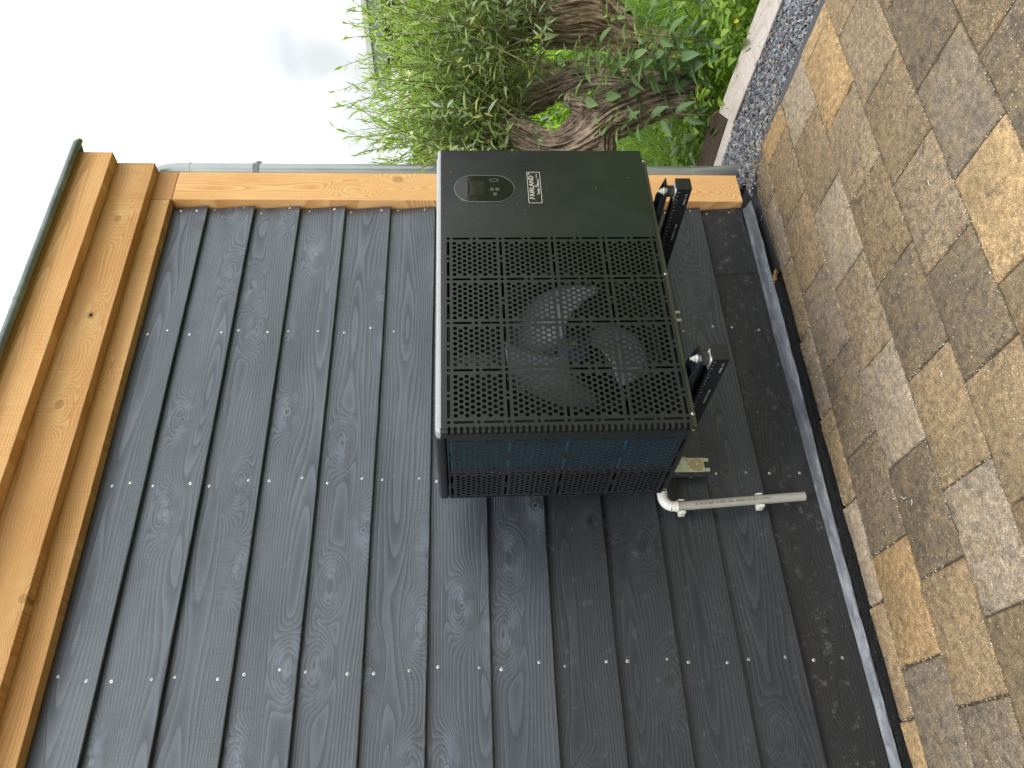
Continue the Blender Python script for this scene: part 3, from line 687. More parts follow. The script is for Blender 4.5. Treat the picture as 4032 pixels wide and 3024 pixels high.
for i in range(26): mb.cyl((HX + .005, HY + .272, HZ + .04 + i * .025), (HX + .03, HY + .272, HZ + .04 + i * .025), .0055, 8)
mb.build('coil_end_plate', M['strip'], hp)
sc2 = MB(); sc2.tube([(0, .001, 0), (0, -.0012, 0), (0, -.003, 0)], [.0068, .0064, .003], 14); sc2.cm = 1; sc2.box((-.003, -.0033, -.0006), (.003, -.0028, .0006)); sc2.box((-.0006, -.0033, -.003), (.0006, -.0028, .003))
ps_me = mkmesh('panel_screw', sc2.v, sc2.f, [M['zincp'], M['screwdark']], (0, 0, 0), False, sc2.mi)
for u in (.045, .565, 1.088): put(ps_me, 'panel_screw', hp, (HX + u, HY + .002, HZ - .007), None, .95)
for s in (.028, .43): put(ps_me, 'panel_screw', hp, (HX - .0003 + .006, HY + s, HZ - .007), (0, 0, -PI / 2), .8)
# fan
FX, FZ, FY = HX + .355, HZ + .300, HY + .11
fan = None
mb = MB()
def ring(mb, cx, cy, cz, R, r, n=72, m=8, ysc=1):
    o = len(mb.v)
    for i in range(n):
        a = 2 * PI * i / n
        for j in range(m):
            b = 2 * PI * j / m; rr = R + r * math.cos(b); mb.v.append(Vector((cx + rr * math.cos(a), cy + r * math.sin(b) * ysc, cz + rr * math.sin(a))))
    for i in range(n):
        for j in range(m): mb._f([o + i * m + j, o + i * m + (j + 1) % m, o + ((i + 1) % n) * m + (j + 1) % m, o + ((i + 1) % n) * m + j])
ring(mb, FX, HY + .05, FZ, .262, .008); ring(mb, FX, HY + .10, FZ, .256, .004, ysc=10)
mb.build('fan_shroud', M['gloss'], hp, auto=40)
mb = MB(); mb.tube([(FX, FY - .012, FZ), (FX, FY, FZ), (FX, FY + .05, FZ)], [.035, .052, .058], 24); fan = mb.build('fan_hub', M['fanback'], hp, auto=40)
mb = MB(); mb.tube([(FX, FY - .028, FZ), (FX, FY - .02, FZ), (FX, FY - .012, FZ)], [.009, .013, .018], 6); mb.build('hub_nut', M['zincp'], fan)
for kk, a0 in enumerate((48, 168, 288)):
    mb = MB(); nr, na = 10, 12
    for i in range(nr + 1):
        r = .045 + .195 * i / nr; half = math.radians(22 + 34 * math.sin(min(1, i / nr * 1.05) * PI * .62)); sw = math.radians(-22 * (i / nr) ** 1.3)
        for j in range(na + 1):
            t = j / na * 2 - 1; e = (1 - (i / nr) ** 6 * .10 * t * t)
            a = math.radians(a0) + t * half + sw; y = FY + .02 + .070 * t * (.6 + .5 * i / nr) - .01 * (1 - t * t)
            mb.v.append(Vector((FX + r * e * math.cos(a), y, FZ + r * e * math.sin(a))))
    for i in range(nr):
        for j in range(na): mb._f([i * (na + 1) + j, i * (na + 1) + j + 1, (i + 1) * (na + 1) + j + 1, (i + 1) * (na + 1) + j])
    fb = mb.build('fan_blade', M['fan'], fan, smooth=True); md = fb.modifiers.new('s', 'SOLIDIFY'); md.thickness = .002
mb = MB(); mb.box((FX - .02, FY + .06, HZ + .004), (FX + .02, FY + .10, HZ + .69)); mb.build('fan_bracket', M['galv'], hp)
# display
def prism(outline, y0, y1, mb):
    n = len(outline); o = len(mb.v)
    mb.v += [Vector((x, y0, z)) for x, z in outline] + [Vector((x, y1, z)) for x, z in outline]
    mb._f([o + i for i in range(n)]); mb._f([o + n + i for i in range(n)][::-1])
    for i in range(n): mb._f([o + i, o + n + i, o + n + (i + 1) % n, o + (i + 1) % n])
def band(inner, outer, y0, y1, mb):
    n = len(inner); o = len(mb.v)
    for y, P_ in ((y0, outer), (y0, inner), (y1, inner), (y1, outer)): mb.v += [Vector((x, y, z)) for x, z in P_]
    for a in range(4):
        for i in range(n): mb._f([o + a * n + i, o + a * n + (i + 1) % n, o + ((a + 1) % 4) * n + (i + 1) % n, o + ((a + 1) % 4) * n + i])
DX, DZ = HX + .948, HZ + .5665
cap_o = capsule(DX, DZ, .079, .0625, PI / 2, 24)
mb = MB(); prism(cap_o, HY - .0015, HY + .004, mb); disp = mb.build('display_panel', M['glass'], hp)
mb = MB(); band(cap_o, capsule(DX, DZ, .079, .0640, PI / 2, 24), HY - .0028, HY + .0, mb); mb.build('display_rim', M['rim'], disp)
y_ = HY - .0018
mb = MB(); mb.box((DX - .032, y_, DZ + .002), (DX + .034, y_ + .001, DZ + .05)); mb.build('lcd_screen', M['lcd'], disp)
def rr(cx, cz, w_, h, r, n=5):
    out = []
    for (sx, sz, a0) in ((1, 1, 0), (-1, 1, 90), (-1, -1, 180), (1, -1, 270)):
        for i in range(n + 1):
            a = math.radians(a0 + 90 * i / n); out.append((cx + sx * (w_ / 2 - r) + r * math.cos(a), cz + sz * (h / 2 - r) + r * math.sin(a)))
    return out
for (ix, iz) in ((DX - .003, DZ - .026), (DX - .003, DZ - .0445), (DX - .026, DZ - .036)):
    mb = MB(); band(disc(ix, iz, .0060, 24), disc(ix, iz, .0068, 24), y_, y_ + .0006, mb); band(disc(ix, iz, .0030, 16), disc(ix, iz, .0037, 16), y_, y_ + .0006, mb)
    prism(disc(ix, iz + .0, .0014, 8), y_ - .0001, y_ + .0005, mb); mb.build('touch_button', M['icon'], disp)
mb = MB(); bx, bz = DX + .041, DZ - .034; band(rr(bx, bz, .0125, .031, .0061), rr(bx, bz, .0141, .0326, .0069), y_, y_ + .0006, mb)
for s in (1, -1):
    for t in (-1, 1): mb.tube([(bx + t * .0028, y_, bz + s * .0085), (bx, y_, bz + s * .0112)], .0005, 5)
mb.build('touch_button', M['icon'], disp)

# ------------------------------------------------------------------ writing
def text(s, size, origin, xdir, updir, mat, name, parent, off=0, shear=0, ext=.0003, sp=1, scx=1, align='CENTER'):
    cu = bpy.data.curves.new('t', 'FONT'); cu.body = s; cu.size = size; cu.align_x = align; cu.align_y = 'CENTER'; cu.offset = off; cu.shear = shear; cu.extrude = ext; cu.space_character = sp; cu.resolution_u = 3
    to = bpy.data.objects.new('t', cu); COL.objects.link(to); dg = bpy.context.evaluated_depsgraph_get(); me = bpy.data.meshes.new_from_object(to.evaluated_get(dg))
    bpy.data.objects.remove(to); bpy.data.curves.remove(cu)
    X = Vector(xdir).normalized(); Y = Vector(updir).normalized(); Z = X.cross(Y)
    o = Vector(origin) - (WLOC[parent.name] if parent else Vector())
    for v in me.vertices: v.co = o + X * v.co.x * scx + Y * v.co.y + Z * v.co.z
    me.materials.clear(); me.materials.append(mat); me.name = name
    return link(name, me, parent)
PX, PZ, PW, PH_ = HX + .953, HZ + .394, .152, .048
mb = MB(); prism(rr(PX, PZ, PW, PH_, .003), HY - .0022, HY + .0005, mb); plate = mb.build('nameplate', M['cap'], hp)
mb = MB(); band(rr(PX, PZ, PW - .0046, PH_ - .0046, .0025), rr(PX, PZ, PW - .0016, PH_ - .0016, .003), HY - .0027, HY - .002, mb); mb.build('nameplate_border', M['platew'], plate)
yt = HY - .0026
text('F', .0245, (PX - .0535, yt, PZ + .0085), (1, 0, 0), (0, 0, 1), M['platew'], 'lettering', plate, off=.0, shear=.3, scx=.95)
text('AIRLAND', .0235, (PX + .0065, yt, PZ + .0085), (1, 0, 0), (0, 0, 1), M['platew'], 'lettering', plate, off=.0, scx=.98, sp=1.06)
text('\u00ae', .009, (PX + .0655, yt, PZ + .016), (1, 0, 0), (0, 0, 1), M['platew'], 'lettering', plate, off=.0002)
text('Turbo', .0125, (PX - .020, yt, PZ - .0135), (1, 0, 0), (0, 0, 1), M['platew'], 'lettering', plate, off=.0)
text('S', .020, (PX + .0035, yt, PZ - .0095), (1, 0, 0), (0, 0, 1), M['platew'], 'lettering', plate, off=.0, shear=.3)
text('ilence', .0125, (PX + .0245, yt, PZ - .0135), (1, 0, 0), (0, 0, 1), M['platew'], 'lettering', plate, off=.0)
text('INVERTER', .005, (PX + .055, yt, PZ - .0105), (1, 0, 0), (0, 0, 1), M['platew'], 'lettering', plate, ext=.0002)
# small water drops and specks on the top edge and front
rd = random.Random(21); mb = MB()
for _ in range(230):
    if rd.random() < .7: p = fmap(rd.uniform(0, QR), HH - RT + rd.uniform(-.004, RT * 1.4), 0)
    else: p = fmap(rd.uniform(0, QR), rd.uniform(.4, .71) if rd.random() < .6 else rd.uniform(0, .7), 0)
    u = p.x - HX
    if p.z < HZ + .69 and u < .74 and rd.random() < .9: continue
    r = rd.uniform(.0006, .0015); o = len(mb.v)
    mb.v += [p + Vector(d) * r for d in ((1, 0, 0), (-1, 0, 0), (0, -1, 0), (0, 0, 1), (0, 0, -1))]
    for f in ((0, 3, 2), (3, 1, 2), (1, 4, 2), (4, 0, 2)): mb._f([o + i for i in f])
mb.build('water_drops', plain('dust_specks', (.5, .5, .48), .2), hp)['kind'] = 'stuff'
# feet
for X in (1.245, 1.925):
    mb = MB(); a, b = X - .030, X + .030
    mb.box((a, -.778, .6455), (b, -.26, .6480)); mb.box((a, -.70, .6482), (a + .0025, -.26, .6655)); mb.box((b - .0025, -.70, .6482), (b, -.26, .6655))
    o = len(mb.v)
    for x0, x1 in ((a, a + .0025), (b - .0025, b)):
        mb.add([(x0, -.778, .6481), (x1, -.778, .6481), (x0, -.701, .6481), (x1, -.701, .6481), (x0, -.701, .6655), (x1, -.701, .6655)], [(0, 2, 4), (1, 5, 3), (0, 4, 5, 1), (2, 3, 5, 4), (0, 1, 3, 2)])
    dz = .0027 if X < 1.5 else -.0027
    for v in mb.v: v.z += dz
    mb.build('foot_rail', M['gloss'], hp)
piv = WLOC[hp.name]; hp.rotation_euler = (0, -.0080, 0); hp.location.x += .0045

# ------------------------------------------------------------------ wall brackets (two)
def bracket(xa, label):
    xb = xa + .049; xm = (xa + xb) / 2
    t = empty('wall_bracket', (xm, 0, .43), label, 'wall bracket', 'wall brackets carrying the heat pump')
    # upright channel on the wall: side webs, face, two prongs
    mb = MB(); u0, u1 = xm - .027, xm + .027
    mb.box((u0, -.046, .437), (u0 + .003, -.001, 1.10)); mb.box((u1 - .003, -.046, .437), (u1, -.001, 1.10)); mb.box((u0 + .0032, -.006, .455), (u1 - .0032, -.002, 1.10)); up = mb.build('upright', M['galv'], t)
    mb = MB(); mb.box((u0 - .001, -.0515, .452), (u1 + .001, -.0465, 1.10), .0008, 1); mb.box((u0 + .001, -.052, .4335), (u0 + .013, -.044, .4515), .001, 1); mb.box((u1 - .013, -.052, .4335), (u1 - .001, -.044, .4515), .001, 1)
    mb.build('face_strip', M['cream'], up)
    mb = MB(); mb.tube([(xm, -.0518, .481), (xm, -.0545, .481)], .0255, 32); mb.build('washer', M['gold'], t, auto=40)
    mb = MB(); mb.tube([(xm, -.0546, .481), (xm, -.060, .481)], .0095, 6); mb.tube([(xm, -.060, .481), (xm, -.063, .481)], [.006, .004], 10); mb.build('bolt', M['zincp'], t)
    mb = MB(); prism(rr(xm, .560, .058, .096, .012), -.0575, -.0518, mb); mb.build('base_plate', M['green'], t)
    mb = MB(); mb.tube([(xm, -.0577, .535), (xm, -.0605, .535)], .019, 24); mb.build('washer', M['green'], t, auto=40)
    mb = MB(); mb.tube([(xm, -.0606, .535), (xm, -.071, .535)], .0125, 6); mb.build('bolt', M['cream'], t)
    # arm: hollow square profile with open lip
    mb = MB(); ya, yb = -.772, -.058
    mb.box((xa, ya, .5645), (xb, yb, .5665)); mb.box((xa, ya, .5667), (xa + .002, yb, .6125)); mb.box((xb - .002, ya, .5667), (xb, yb, .6125))
    mb.box((xa + .0021, ya, .6108), (xa + .014, yb, .6125)); mb.box((xb - .014, ya, .6108), (xb - .0021, yb, .6125))
    arm = mb.build('arm', M['gloss'], t)
    mb = MB(); mb.box((xa - .001, -.7765, .5632), (xb + .001, -.7722, .6138), .0012, 2); cp = mb.build('end_cap', M['cap'], t)
    mb = MB(); band(disc(xm, .589, .0055, 24, .0105), disc(xm, .589, .0062, 24, .0112), -.7772, -.7763, mb); mb.tube([(xm - .003, -.777, .582), (xm + .005, -.777, .597)], .0005, 5); mb.build('cap_emblem', plain('cap_relief', (.035, .035, .035), .3), cp)
    # ruler marks on the outer (left) face and printed figures
    mb = MB(); xs = xa - .0003
    for i in range(34):
        y = -.760 + i * .0165; h = .0095 if i % 5 == 0 else .0055
        mb.box((xs, y, .6115 - h - .002), (xs + .0006, y + .0016, .6095))
        if i % 5 == 2: mb.box((xs, y + .003, .602), (xs + .0006, y + .004, .6055))
    mb.build('ruler_marks', plain('faded_marks', (.28, .29, .29), .5), arm)
    text('S45205 \u2022 3 14', .0085, (xs + .0002, -.728, .5765), (0, -1, 0), (0, 0, 1), M['inkw'], 'printed_figures', arm, off=.0)
    text('R100483/515  17-7468', .0085, (xs + .0002, -.57, .5800), (0, -1, 0), (0, 0, 1), M['inkw'], 'printed_figures', arm, off=.0)
    # rubber mount with washer, nut, stud
    mx_, my = xm, -.742
    mb = MB(); mb.box((mx_ - .021, my - .022, .6127), (mx_ + .021, my + .028, .6143), .0005, 1); mb.tube([(mx_, my, .6143), (mx_, my, .6165)], .0225, 24); rm = mb.build('mount_plate', M['zincb'], t, auto=40)
    mb = MB(); mb.tube([(mx_, my, .6166), (mx_, my, .619), (mx_, my, .630), (mx_, my, .6405), (mx_, my, .642)], [.0185, .0195, .0188, .0195, .0185], 28); mb.build('rubber_mount', M['rubber'], t, auto=40)
    mb = MB(); mb.tube([(mx_, my, .6421), (mx_, my, .6452)], .0225, 28); mb.tube([(mx_, my, .6482), (mx_, my, .6502)], .0125, 24); mb.tube([(mx_, my, .6503), (mx_, my, .6575)], .0095, 6); mb.tube([(mx_, my, .6576), (mx_, my, .6605)], .0085, 6); mb.tube([(mx_, my, .6606), (mx_, my, .6685)], .0048, 12)
    mb.build('stud_and_nuts', M['zincb'], t, auto=40)
bracket(1.911, 'glossy black wall bracket arm nearest the corner post and downpipe')
bracket(1.231, 'glossy black wall bracket arm nearest the grey drain pipe')

# ------------------------------------------------------------------ drain pipe
dr = empty('drain_pipe', (1.10, -.05, .10), 'grey plastic drain pipe with white elbow clipped to the dark boards under the heat pump', 'drain pipe')
px, py = 1.098, -.040
pt = lambda z: (px + .030 * (.575 - z) / .47, py, z)
mb = MB(); mb.tube([pt(.60), pt(.588), pt(.30), pt(.104)], .0163, 28, cap=True); pp = mb.build('pipe', M['pvc'], dr, auto=40)
mb = MB(); mb.tube([(pt(.1035)[0], py, .1037), (pt(.1035)[0], py, .1033)], [.0135, .0135], 20); mb.build('pipe_mouth', M['screwdark'], pp)
mb = MB(); c0 = Vector(pt(.575)); rb = .036; P_ = [c0]
for i in range(1, 11):
    a = PI / 2 * i / 10; P_.append(Vector((c0.x + rb * (1 - math.cos(a)), py, .585 + rb * math.sin(a))))
P_ += [Vector((c0.x + rb + .03, py - .002, .6215)), Vector((c0.x + rb + .12, py - .02, .6225)), Vector((c0.x + rb + .2, py - .08, .63))]
mb.tube(P_, [.0185] * len(P_), 28); mb.tube([P_[0] - Vector((0, 0, .003)), P_[0] + Vector((0, 0, .004))], .0195, 28); mb.build('elbow', M['white'], dr, auto=50)
for z in (.556, .268):
    x = pt(z)[0]; mb = MB(); mb.box((x - .028, -.034, z - .011), (x + .028, -.004, z + .011), .002, 2); mb.box((x - .030, -.050, z - .009), (x - .019, -.030, z + .009), .003, 2); mb.box((x + .018, -.047, z - .010), (x + .024, -.03, z + .010), .002, 2); mb.build('pipe_clip', M['clip'], dr, auto=40)
text('\u2206  16-12  BNF  02-0501  3201  KOMO  CE  40 x 1.9 PVC', .0115, (pt(.37)[0] - .0035, py - .01612, .375), (0.064, 0, -1), (1, 0, .064), M['ink'], 'printed_line', pp, ext=.0003)

# ------------------------------------------------------------------ edging planks
def plank(name, pts, mat, label, cut=0):
    """pts: bottom-inner line ends; leans back 35 degrees"""
    a, b = Vector(pts[0]), Vector(pts[1]); d = (b - a).normalized(); up = Vector((d.y, -d.x, 0)); up = up if up.x > 0 else -up
    face = (up * .083 + Vector((0, 0, .058))); nrm = face.cross(d).normalized(); nrm = nrm if nrm.z > 0 else -nrm
    mb = MB(); th = nrm * -.022; n = 30; L_ = (b - a).length
    for i in range(n + 1):
        p = a.lerp(b, i / n); sh = d * (cut if i == n else 0); wv = nrm * .0015 * noise.noise(p * 4)
        e = .003
        pr = [p + th, p - d * 0 + nrm * (-e), p + face * .04 + wv, p + face * .5 + wv - sh * .5, p + face * .96 + wv - sh, p + face - nrm * e - sh, p + face + th - sh]
        mb.v += pr
    m = 7
    for i in range(n):
        for j in range(m): mb._f([i * m + j, (i + 1) * m + j, (i + 1) * m + (j + 1) % m, i * m + (j + 1) % m])
    mb._f(list(range(m))); mb._f([n * m + j for j in range(m)][::-1])
    # local frame: x along plank so that the grain follows
    me = mkmesh(name, mb.v, mb.f, mat, a); R = Matrix((d, nrm, face.normalized())).to_4x4()
    me.transform(R); o = bpy.data.objects.new(name, me); COL.objects.link(o); o.matrix_world = Matrix.Translation(a) @ R.inverted(); bmesh_fix(me)
    return tag(o, label, 'plank', 'planks edging the gravel')
def bmesh_fix(me):
    bm = bmesh.new(); bm.from_mesh(me); bmesh.ops.recalc_face_normals(bm, faces=bm.faces); bm.to_mesh(me); bm.free()
plank('edging_plank', ((2.90, -2.4, -.012), (3.135, .035, -.012)), M['bleached'], 'long bleached pinkish plank with a slanting cut end edging the gravel', .075)
plank('edging_plank', ((3.115, -.05, -.018), (3.075, .80, -.022)), M['bleached'], 'short bleached plank behind the downpipe, butting the slanted plank end')
plank('edging_plank', ((3.150, -.055, .012), (3.118, .80, .008)), M['wetplank'], 'dark wet plank standing behind the pale edging planks')

# ------------------------------------------------------------------ trees
def trunk(paths, name, parent, tones):
    mb = MB(); RG = []
    for (P_, seg) in paths:
        pts = [Vector(p) for p, _ in P_]; rad = [r for _, r in P_]
        # resample
        m = []; 
        for i in range(len(pts) - 1):
            k = max(2, int((pts[i + 1] - pts[i]).length / .009))
            for s in range(k):
                t = s / k; i0 = max(0, i - 1); i3 = min(len(pts) - 1, i + 2)
                def cr_(a, b, c, d, t): return .5 * ((2 * b) + (c - a) * t + (2 * a - 5 * b + 4 * c - d) * t * t + (3 * b - a - 3 * c + d) * t ** 3)
                m.append((cr_(pts[i0], pts[i], pts[i + 1], pts[i3], t), cr_(rad[i0], rad[i], rad[i + 1], rad[i3], t)))
        m.append((pts[-1], rad[-1])); k = len(m)
        end = m[-1]; m += [(end[0] + (end[0] - m[-2][0]).normalized() * end[1] * a, end[1] * math.sqrt(max(0.0, 1 - a * a))) for a in (.4, .7, .9, .99)]
        o = len(mb.v); ref = None; acc = 0
        for i, (p, r) in enumerate(m):
            t = (m[min(i + 1, len(m) - 1)][0] - m[max(i - 1, 0)][0]).normalized()
            if ref is None: ref = Vector((1, 0, 0))
            e1 = (ref - t * ref.dot(t)).normalized(); e2 = t.cross(e1); ref = e1
            if i: acc += (p - m[i - 1][0]).length
            for s in range(seg):
                a = 2 * PI * s / seg; d = e1 * math.cos(a) + e2 * math.sin(a)
                q = p + d * r
                tw = a + acc * .5
                ridge = noise.noise(Vector((math.cos(tw) * 3.2 * (r / .1) ** .5 * 2, math.sin(tw) * 3.2 * (r / .1) ** .5 * 2, acc * 2.6 + seg)))
                r2_ = noise.noise(Vector((math.cos(tw) * 11 * (r / .1) ** .5, math.sin(tw) * 11 * (r / .1) ** .5, acc * 4.5 + seg + 7)))
                ridge = 1 - abs(ridge) * 3.0; ridge2 = 1 - abs(r2_) * 3.2
                big = noise.noise(q * 7.0); med = noise.noise(q * 21.0); fin = noise.noise(q * 60)
                h = ridge * .010 + ridge2 * .0085 + big * .020 * min(1, r / .08) + med * .004 + fin * .004
                RG.append(max(0.0, min(1.0, .5 + .35 * ridge2 + .25 * ridge)))
                mb.v.append(q + d * h)
        for i in range(len(m) - 1):
            for s in range(seg):
                s2 = (s + 1) % seg; c = (m[i][0])
                k1 = max(0, min(1, RG[o + i * seg + s] * .75 + .35 * noise.noise(mb.v[o + i * seg + s] * 9))); mb.cc = tuple(a + (b - a) * k1 for a, b in zip(*tones))
                mb._f([o + i * seg + s, o + i * seg + s2, o + (i + 1) * seg + s2, o + (i + 1) * seg + s])
    return mb.build(name, M['bark'], parent, smooth=True)
def leaf(mb, base, d, up, L_, W_, bend, tone, seg=3, ser=0):
    """lanceolate leaf from base along d, folded along the midrib"""
    d = d.normalized(); s = d.cross(up)
    if s.length < 1e-3: s = d.cross(Vector((1, 0, 0)))
    s.normalize(); nn = s.cross(d).normalized(); mb.cc = tone; o = len(mb.v); p = base.copy(); dd = d.copy()
    prof = {3: (0.12, .95, .75, 0), 2: (.15, 1, 0), 4: (.15, .9, 1, .6, 0)}[seg]
    for i in range(seg + 1):
        wv = prof[i] * W_ * .5
        if i < seg: mb.v += [p + s * wv + nn * wv * .35, p.copy(), p - s * wv + nn * wv * .35]
        else: mb.v.append(p.copy())
        dd = (dd - nn * bend / seg).normalized(); p = p + dd * L_ / seg
    for i in range(seg - 1):
        a = o + i * 3; mb._f([a, a + 1, a + 4, a + 3]); mb._f([a + 1, a + 2, a + 5, a + 4])
    a = o + (seg - 1) * 3; mb._f([a, a + 1, a + 3]); mb._f([a + 1, a + 2, a + 3])
def crown(name, parent, heads, n, seed, zmax=2.0, spread=.75):
    r = random.Random(seed); mb = MB(); tw = MB()
    for _ in range(n):
        hx = r.choice(heads); H0 = Vector(hx[0]) + Vector([r.gauss(0, hx[1]) for _ in range(3)]); long = r.random() < .72
        d = Vector((r.gauss(0, spread * .62), r.gauss(0, spread * .62), 1.0 if long else r.uniform(-.15, .9))).normalized(); L_ = r.uniform(.55, 1.05) if long else r.uniform(.25, .6)
        L_ = min(L_, (zmax + r.uniform(-.16, .1) - H0.z) / max(.35, d.z))
        if L_ < .12: continue
        step = .025; k = int(L_ / step); p = H0.copy(); pts = [p.copy()]; ang = r.uniform(0, 6.28); bendv = Vector((r.gauss(0, .5), r.gauss(0, .5), r.gauss(0, .12)))
        bright = r.uniform(0, 1)
        for i in range(k):
            t = i / k; d = (d + bendv * .018 * (1 + t) + Vector((0, 0, .010 if long else -.012))).normalized(); p = p + d * step; pts.append(p.copy())
            if i < 3: continue
            ang += 2.4 + r.uniform(-.4, .4); e1 = d.cross(Vector((0, 0, 1)));
            if e1.length < .05: e1 = Vector((1, 0, 0))
            e1.normalize(); e2 = d.cross(e1); side = e1 * math.cos(ang) + e2 * math.sin(ang)
            op = r.uniform(.65, 1.25) - .55 * t; ld = (d * (1 - op * .55) + side * op).normalized()
            LL = r.uniform(.055, .12) * (1 - .4 * t) ; WW = LL * r.uniform(.16, .22)
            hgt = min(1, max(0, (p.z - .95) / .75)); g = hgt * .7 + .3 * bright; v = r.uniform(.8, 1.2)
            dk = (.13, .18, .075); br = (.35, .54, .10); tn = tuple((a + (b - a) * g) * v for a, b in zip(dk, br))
            q_ = r.random()
            if q_ < .06: tn = (.46, .52, .12)
            elif q_ < .28: tn = tuple(x * v for x in (.33, .44, .25))
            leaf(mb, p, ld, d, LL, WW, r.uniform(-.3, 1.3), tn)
        tw.tube(pts[::3] + [pts[-1]], [.0035 * (1 - i / (len(pts[::3]) + 1)) + .0009 for i in range(len(pts[::3]) + 1)], 4)
    cr_ = mb.build(name, M['willow'], parent); tw.build('twig', M['twig'], cr_)['kind'] = 'stuff'
    return cr_
BT = ((.07, .052, .038), (.52, .42, .32)); BT2 = ((.09, .06, .035), (.50, .38, .26))
t1 = empty('willow_tree', (3.55, .10, 0), 'gnarled pollard willow with leaning furrowed trunk, just right of the heat pump beyond the planks', 'tree', 'pollard willows')
trunk([([((3.535, .085, -.12), .165), ((3.549, .096, .02), .128), ((3.55, .105, .19), .112), ((3.535, .124, .338), .115), ((3.49, .148, .452), .120), ((3.435, .160, .569), .118), ((3.386, .191, .644), .108), ((3.338, .227, .719), .092), ((3.312, .249, .791), .078), ((3.313, .254, .882), .068), ((3.329, .248, .939), .062), ((3.36, .232, 1.004), .066), ((3.385, .22, 1.051), .060)], 170),
       ([((3.59, .10, .20), .085), ((3.64, .116, .32), .064), ((3.716, .145, .414), .048), ((3.778, .171, .503), .046), ((3.822, .21, .609), .053), ((3.836, .268, .732), .063), ((3.804, .297, .849), .070), ((3.771, .324, .951), .070), ((3.755, .339, 1.024), .058)], 90),
       ([((3.44, .15, .58), .095), ((3.415, .10, .66), .062), ((3.418, .063, .735), .038), ((3.417, .05, .778), .026)], 60),
       ([((3.36, .20, .60), .08), ((3.29, .30, .60), .075), ((3.25, .36, .62), .05)], 80)], 'trunk', t1, BT)
crown('crown', t1, [((3.39, .22, 1.04), .05), ((3.74, .33, 1.02), .06), ((3.62, .22, 1.02), .10), ((3.45, .33, .98), .06), ((3.75, .0, 1.05), .10), ((3.9, -.12, 1.1), .12)], 260, 4, 1.93)
t2 = empty('willow_tree', (4.33, .33, 0), 'second pollard willow with broad hollow orange-brown head on a thin leg behind the nettles', 'tree', 'pollard willows')
trunk([([((4.298, .337, -.10), .09), ((4.353, .345, .034), .058), ((4.392, .352, .156), .062), ((4.424, .341, .282), .085), ((4.447, .331, .354), .108), ((4.492, .311, .482), .140), ((4.509, .307, .582), .155), ((4.506, .316, .693), .148), ((4.523, .312, .788), .132), ((4.553, .298, .866), .10)], 170),
       ([((4.49, .30, .34), .085), ((4.60, .26, .43), .082), ((4.694, .244, .493), .086), ((4.856, .209, .629), .09), ((5.0, .2, .75), .09)], 100),
       ([((4.40, .33, .42), .08), ((4.347, .334, .34), .075), ((4.30, .325, .175), .060), ((4.235, .33, -.06), .06)], 80)], 'trunk', t2, BT2)
crown('crown', t2, [((4.55, .30, .92), .08), ((4.40, .40, .90), .08), ((4.75, .20, .95), .12), ((4.95, .05, .9), .12), ((4.3, .1, 1.0), .15)], 260, 9, 2.10)
t3 = empty('willow_tree', (5.3, 1.25, 0), 'third willow mostly hidden behind the shed corner and the other willows', 'tree', 'pollard willows')
trunk([([((5.3, 1.25, -.1), .13), ((5.3, 1.25, .4), .11), ((5.28, 1.27, .95), .12)], 40)], 'trunk', t3, BT)
crown('crown', t3, [((5.28, 1.27, 1.0), .10), ((5.1, 1.5, 1.0), .15), ((5.0, 1.0, 1.0), .15), ((4.7, 1.2, 1.1), .15)], 190, 14, 2.05)

# ------------------------------------------------------------------ nettles
def nettle(x, y, h, lean, seed, label):
    r = random.Random(seed); mb = MB(); st = MB(); p = Vector((x, y, -.02)); d = Vector((lean[0], lean[1], 1)).normalized(); pts = [p.copy()]; nodes = max(4, int(h / .058)); ang = r.uniform(0, 6)
    for i in range(nodes):
        t = i / (nodes - 1); step = h / nodes * (1.25 - .5 * t); d = (d + Vector((r.gauss(0, .03), r.gauss(0, .03), .02))).normalized(); p = p + d * step; pts.append(p.copy()); ang += PI / 2 + r.uniform(-.15, .15)
        if i < 1: continue
        for s in (0, PI):
            a = ang + s; side = Vector((math.cos(a), math.sin(a), 0)); pet = p + side * .012
            LL = (.125 if t < .85 else .075) * r.uniform(.75, 1.15) * (1 - .25 * abs(t - .5)); v = r.uniform(.85, 1.15); g = t
            tone = ((.12 + .09 * g) * v, (.20 + .14 * g) * v, (.105 + .02 * g) * v)
            leaf(mb, pet, side + Vector((0, 0, .15 - .75 * (1 - t) + r.gauss(0, .25))), Vector((0, 0, 1)), LL, LL * .42, r.uniform(-.3, .7), tone, 4)
            if i % 2: leaf(mb, pet, (side + Vector((0, 0, .7))), Vector((0, 0, 1)), LL * .5, LL * .17, .4, tone, 3)
        if t > .8:
            for _ in range(5): leaf(mb, p, Vector((r.gauss(0, 1), r.gauss(0, 1), .7)), Vector((0, 0, 1)), .03, .009, .2, (.28, .36, .08), 2)
    o = empty('nettle', (x, y, 0), label, 'nettle', 'nettles growing between the willows')
    mb.build('leaves', M['weed'], o); st.tube(pts, .0028, 6); st.build('stem', M['twig'], o)
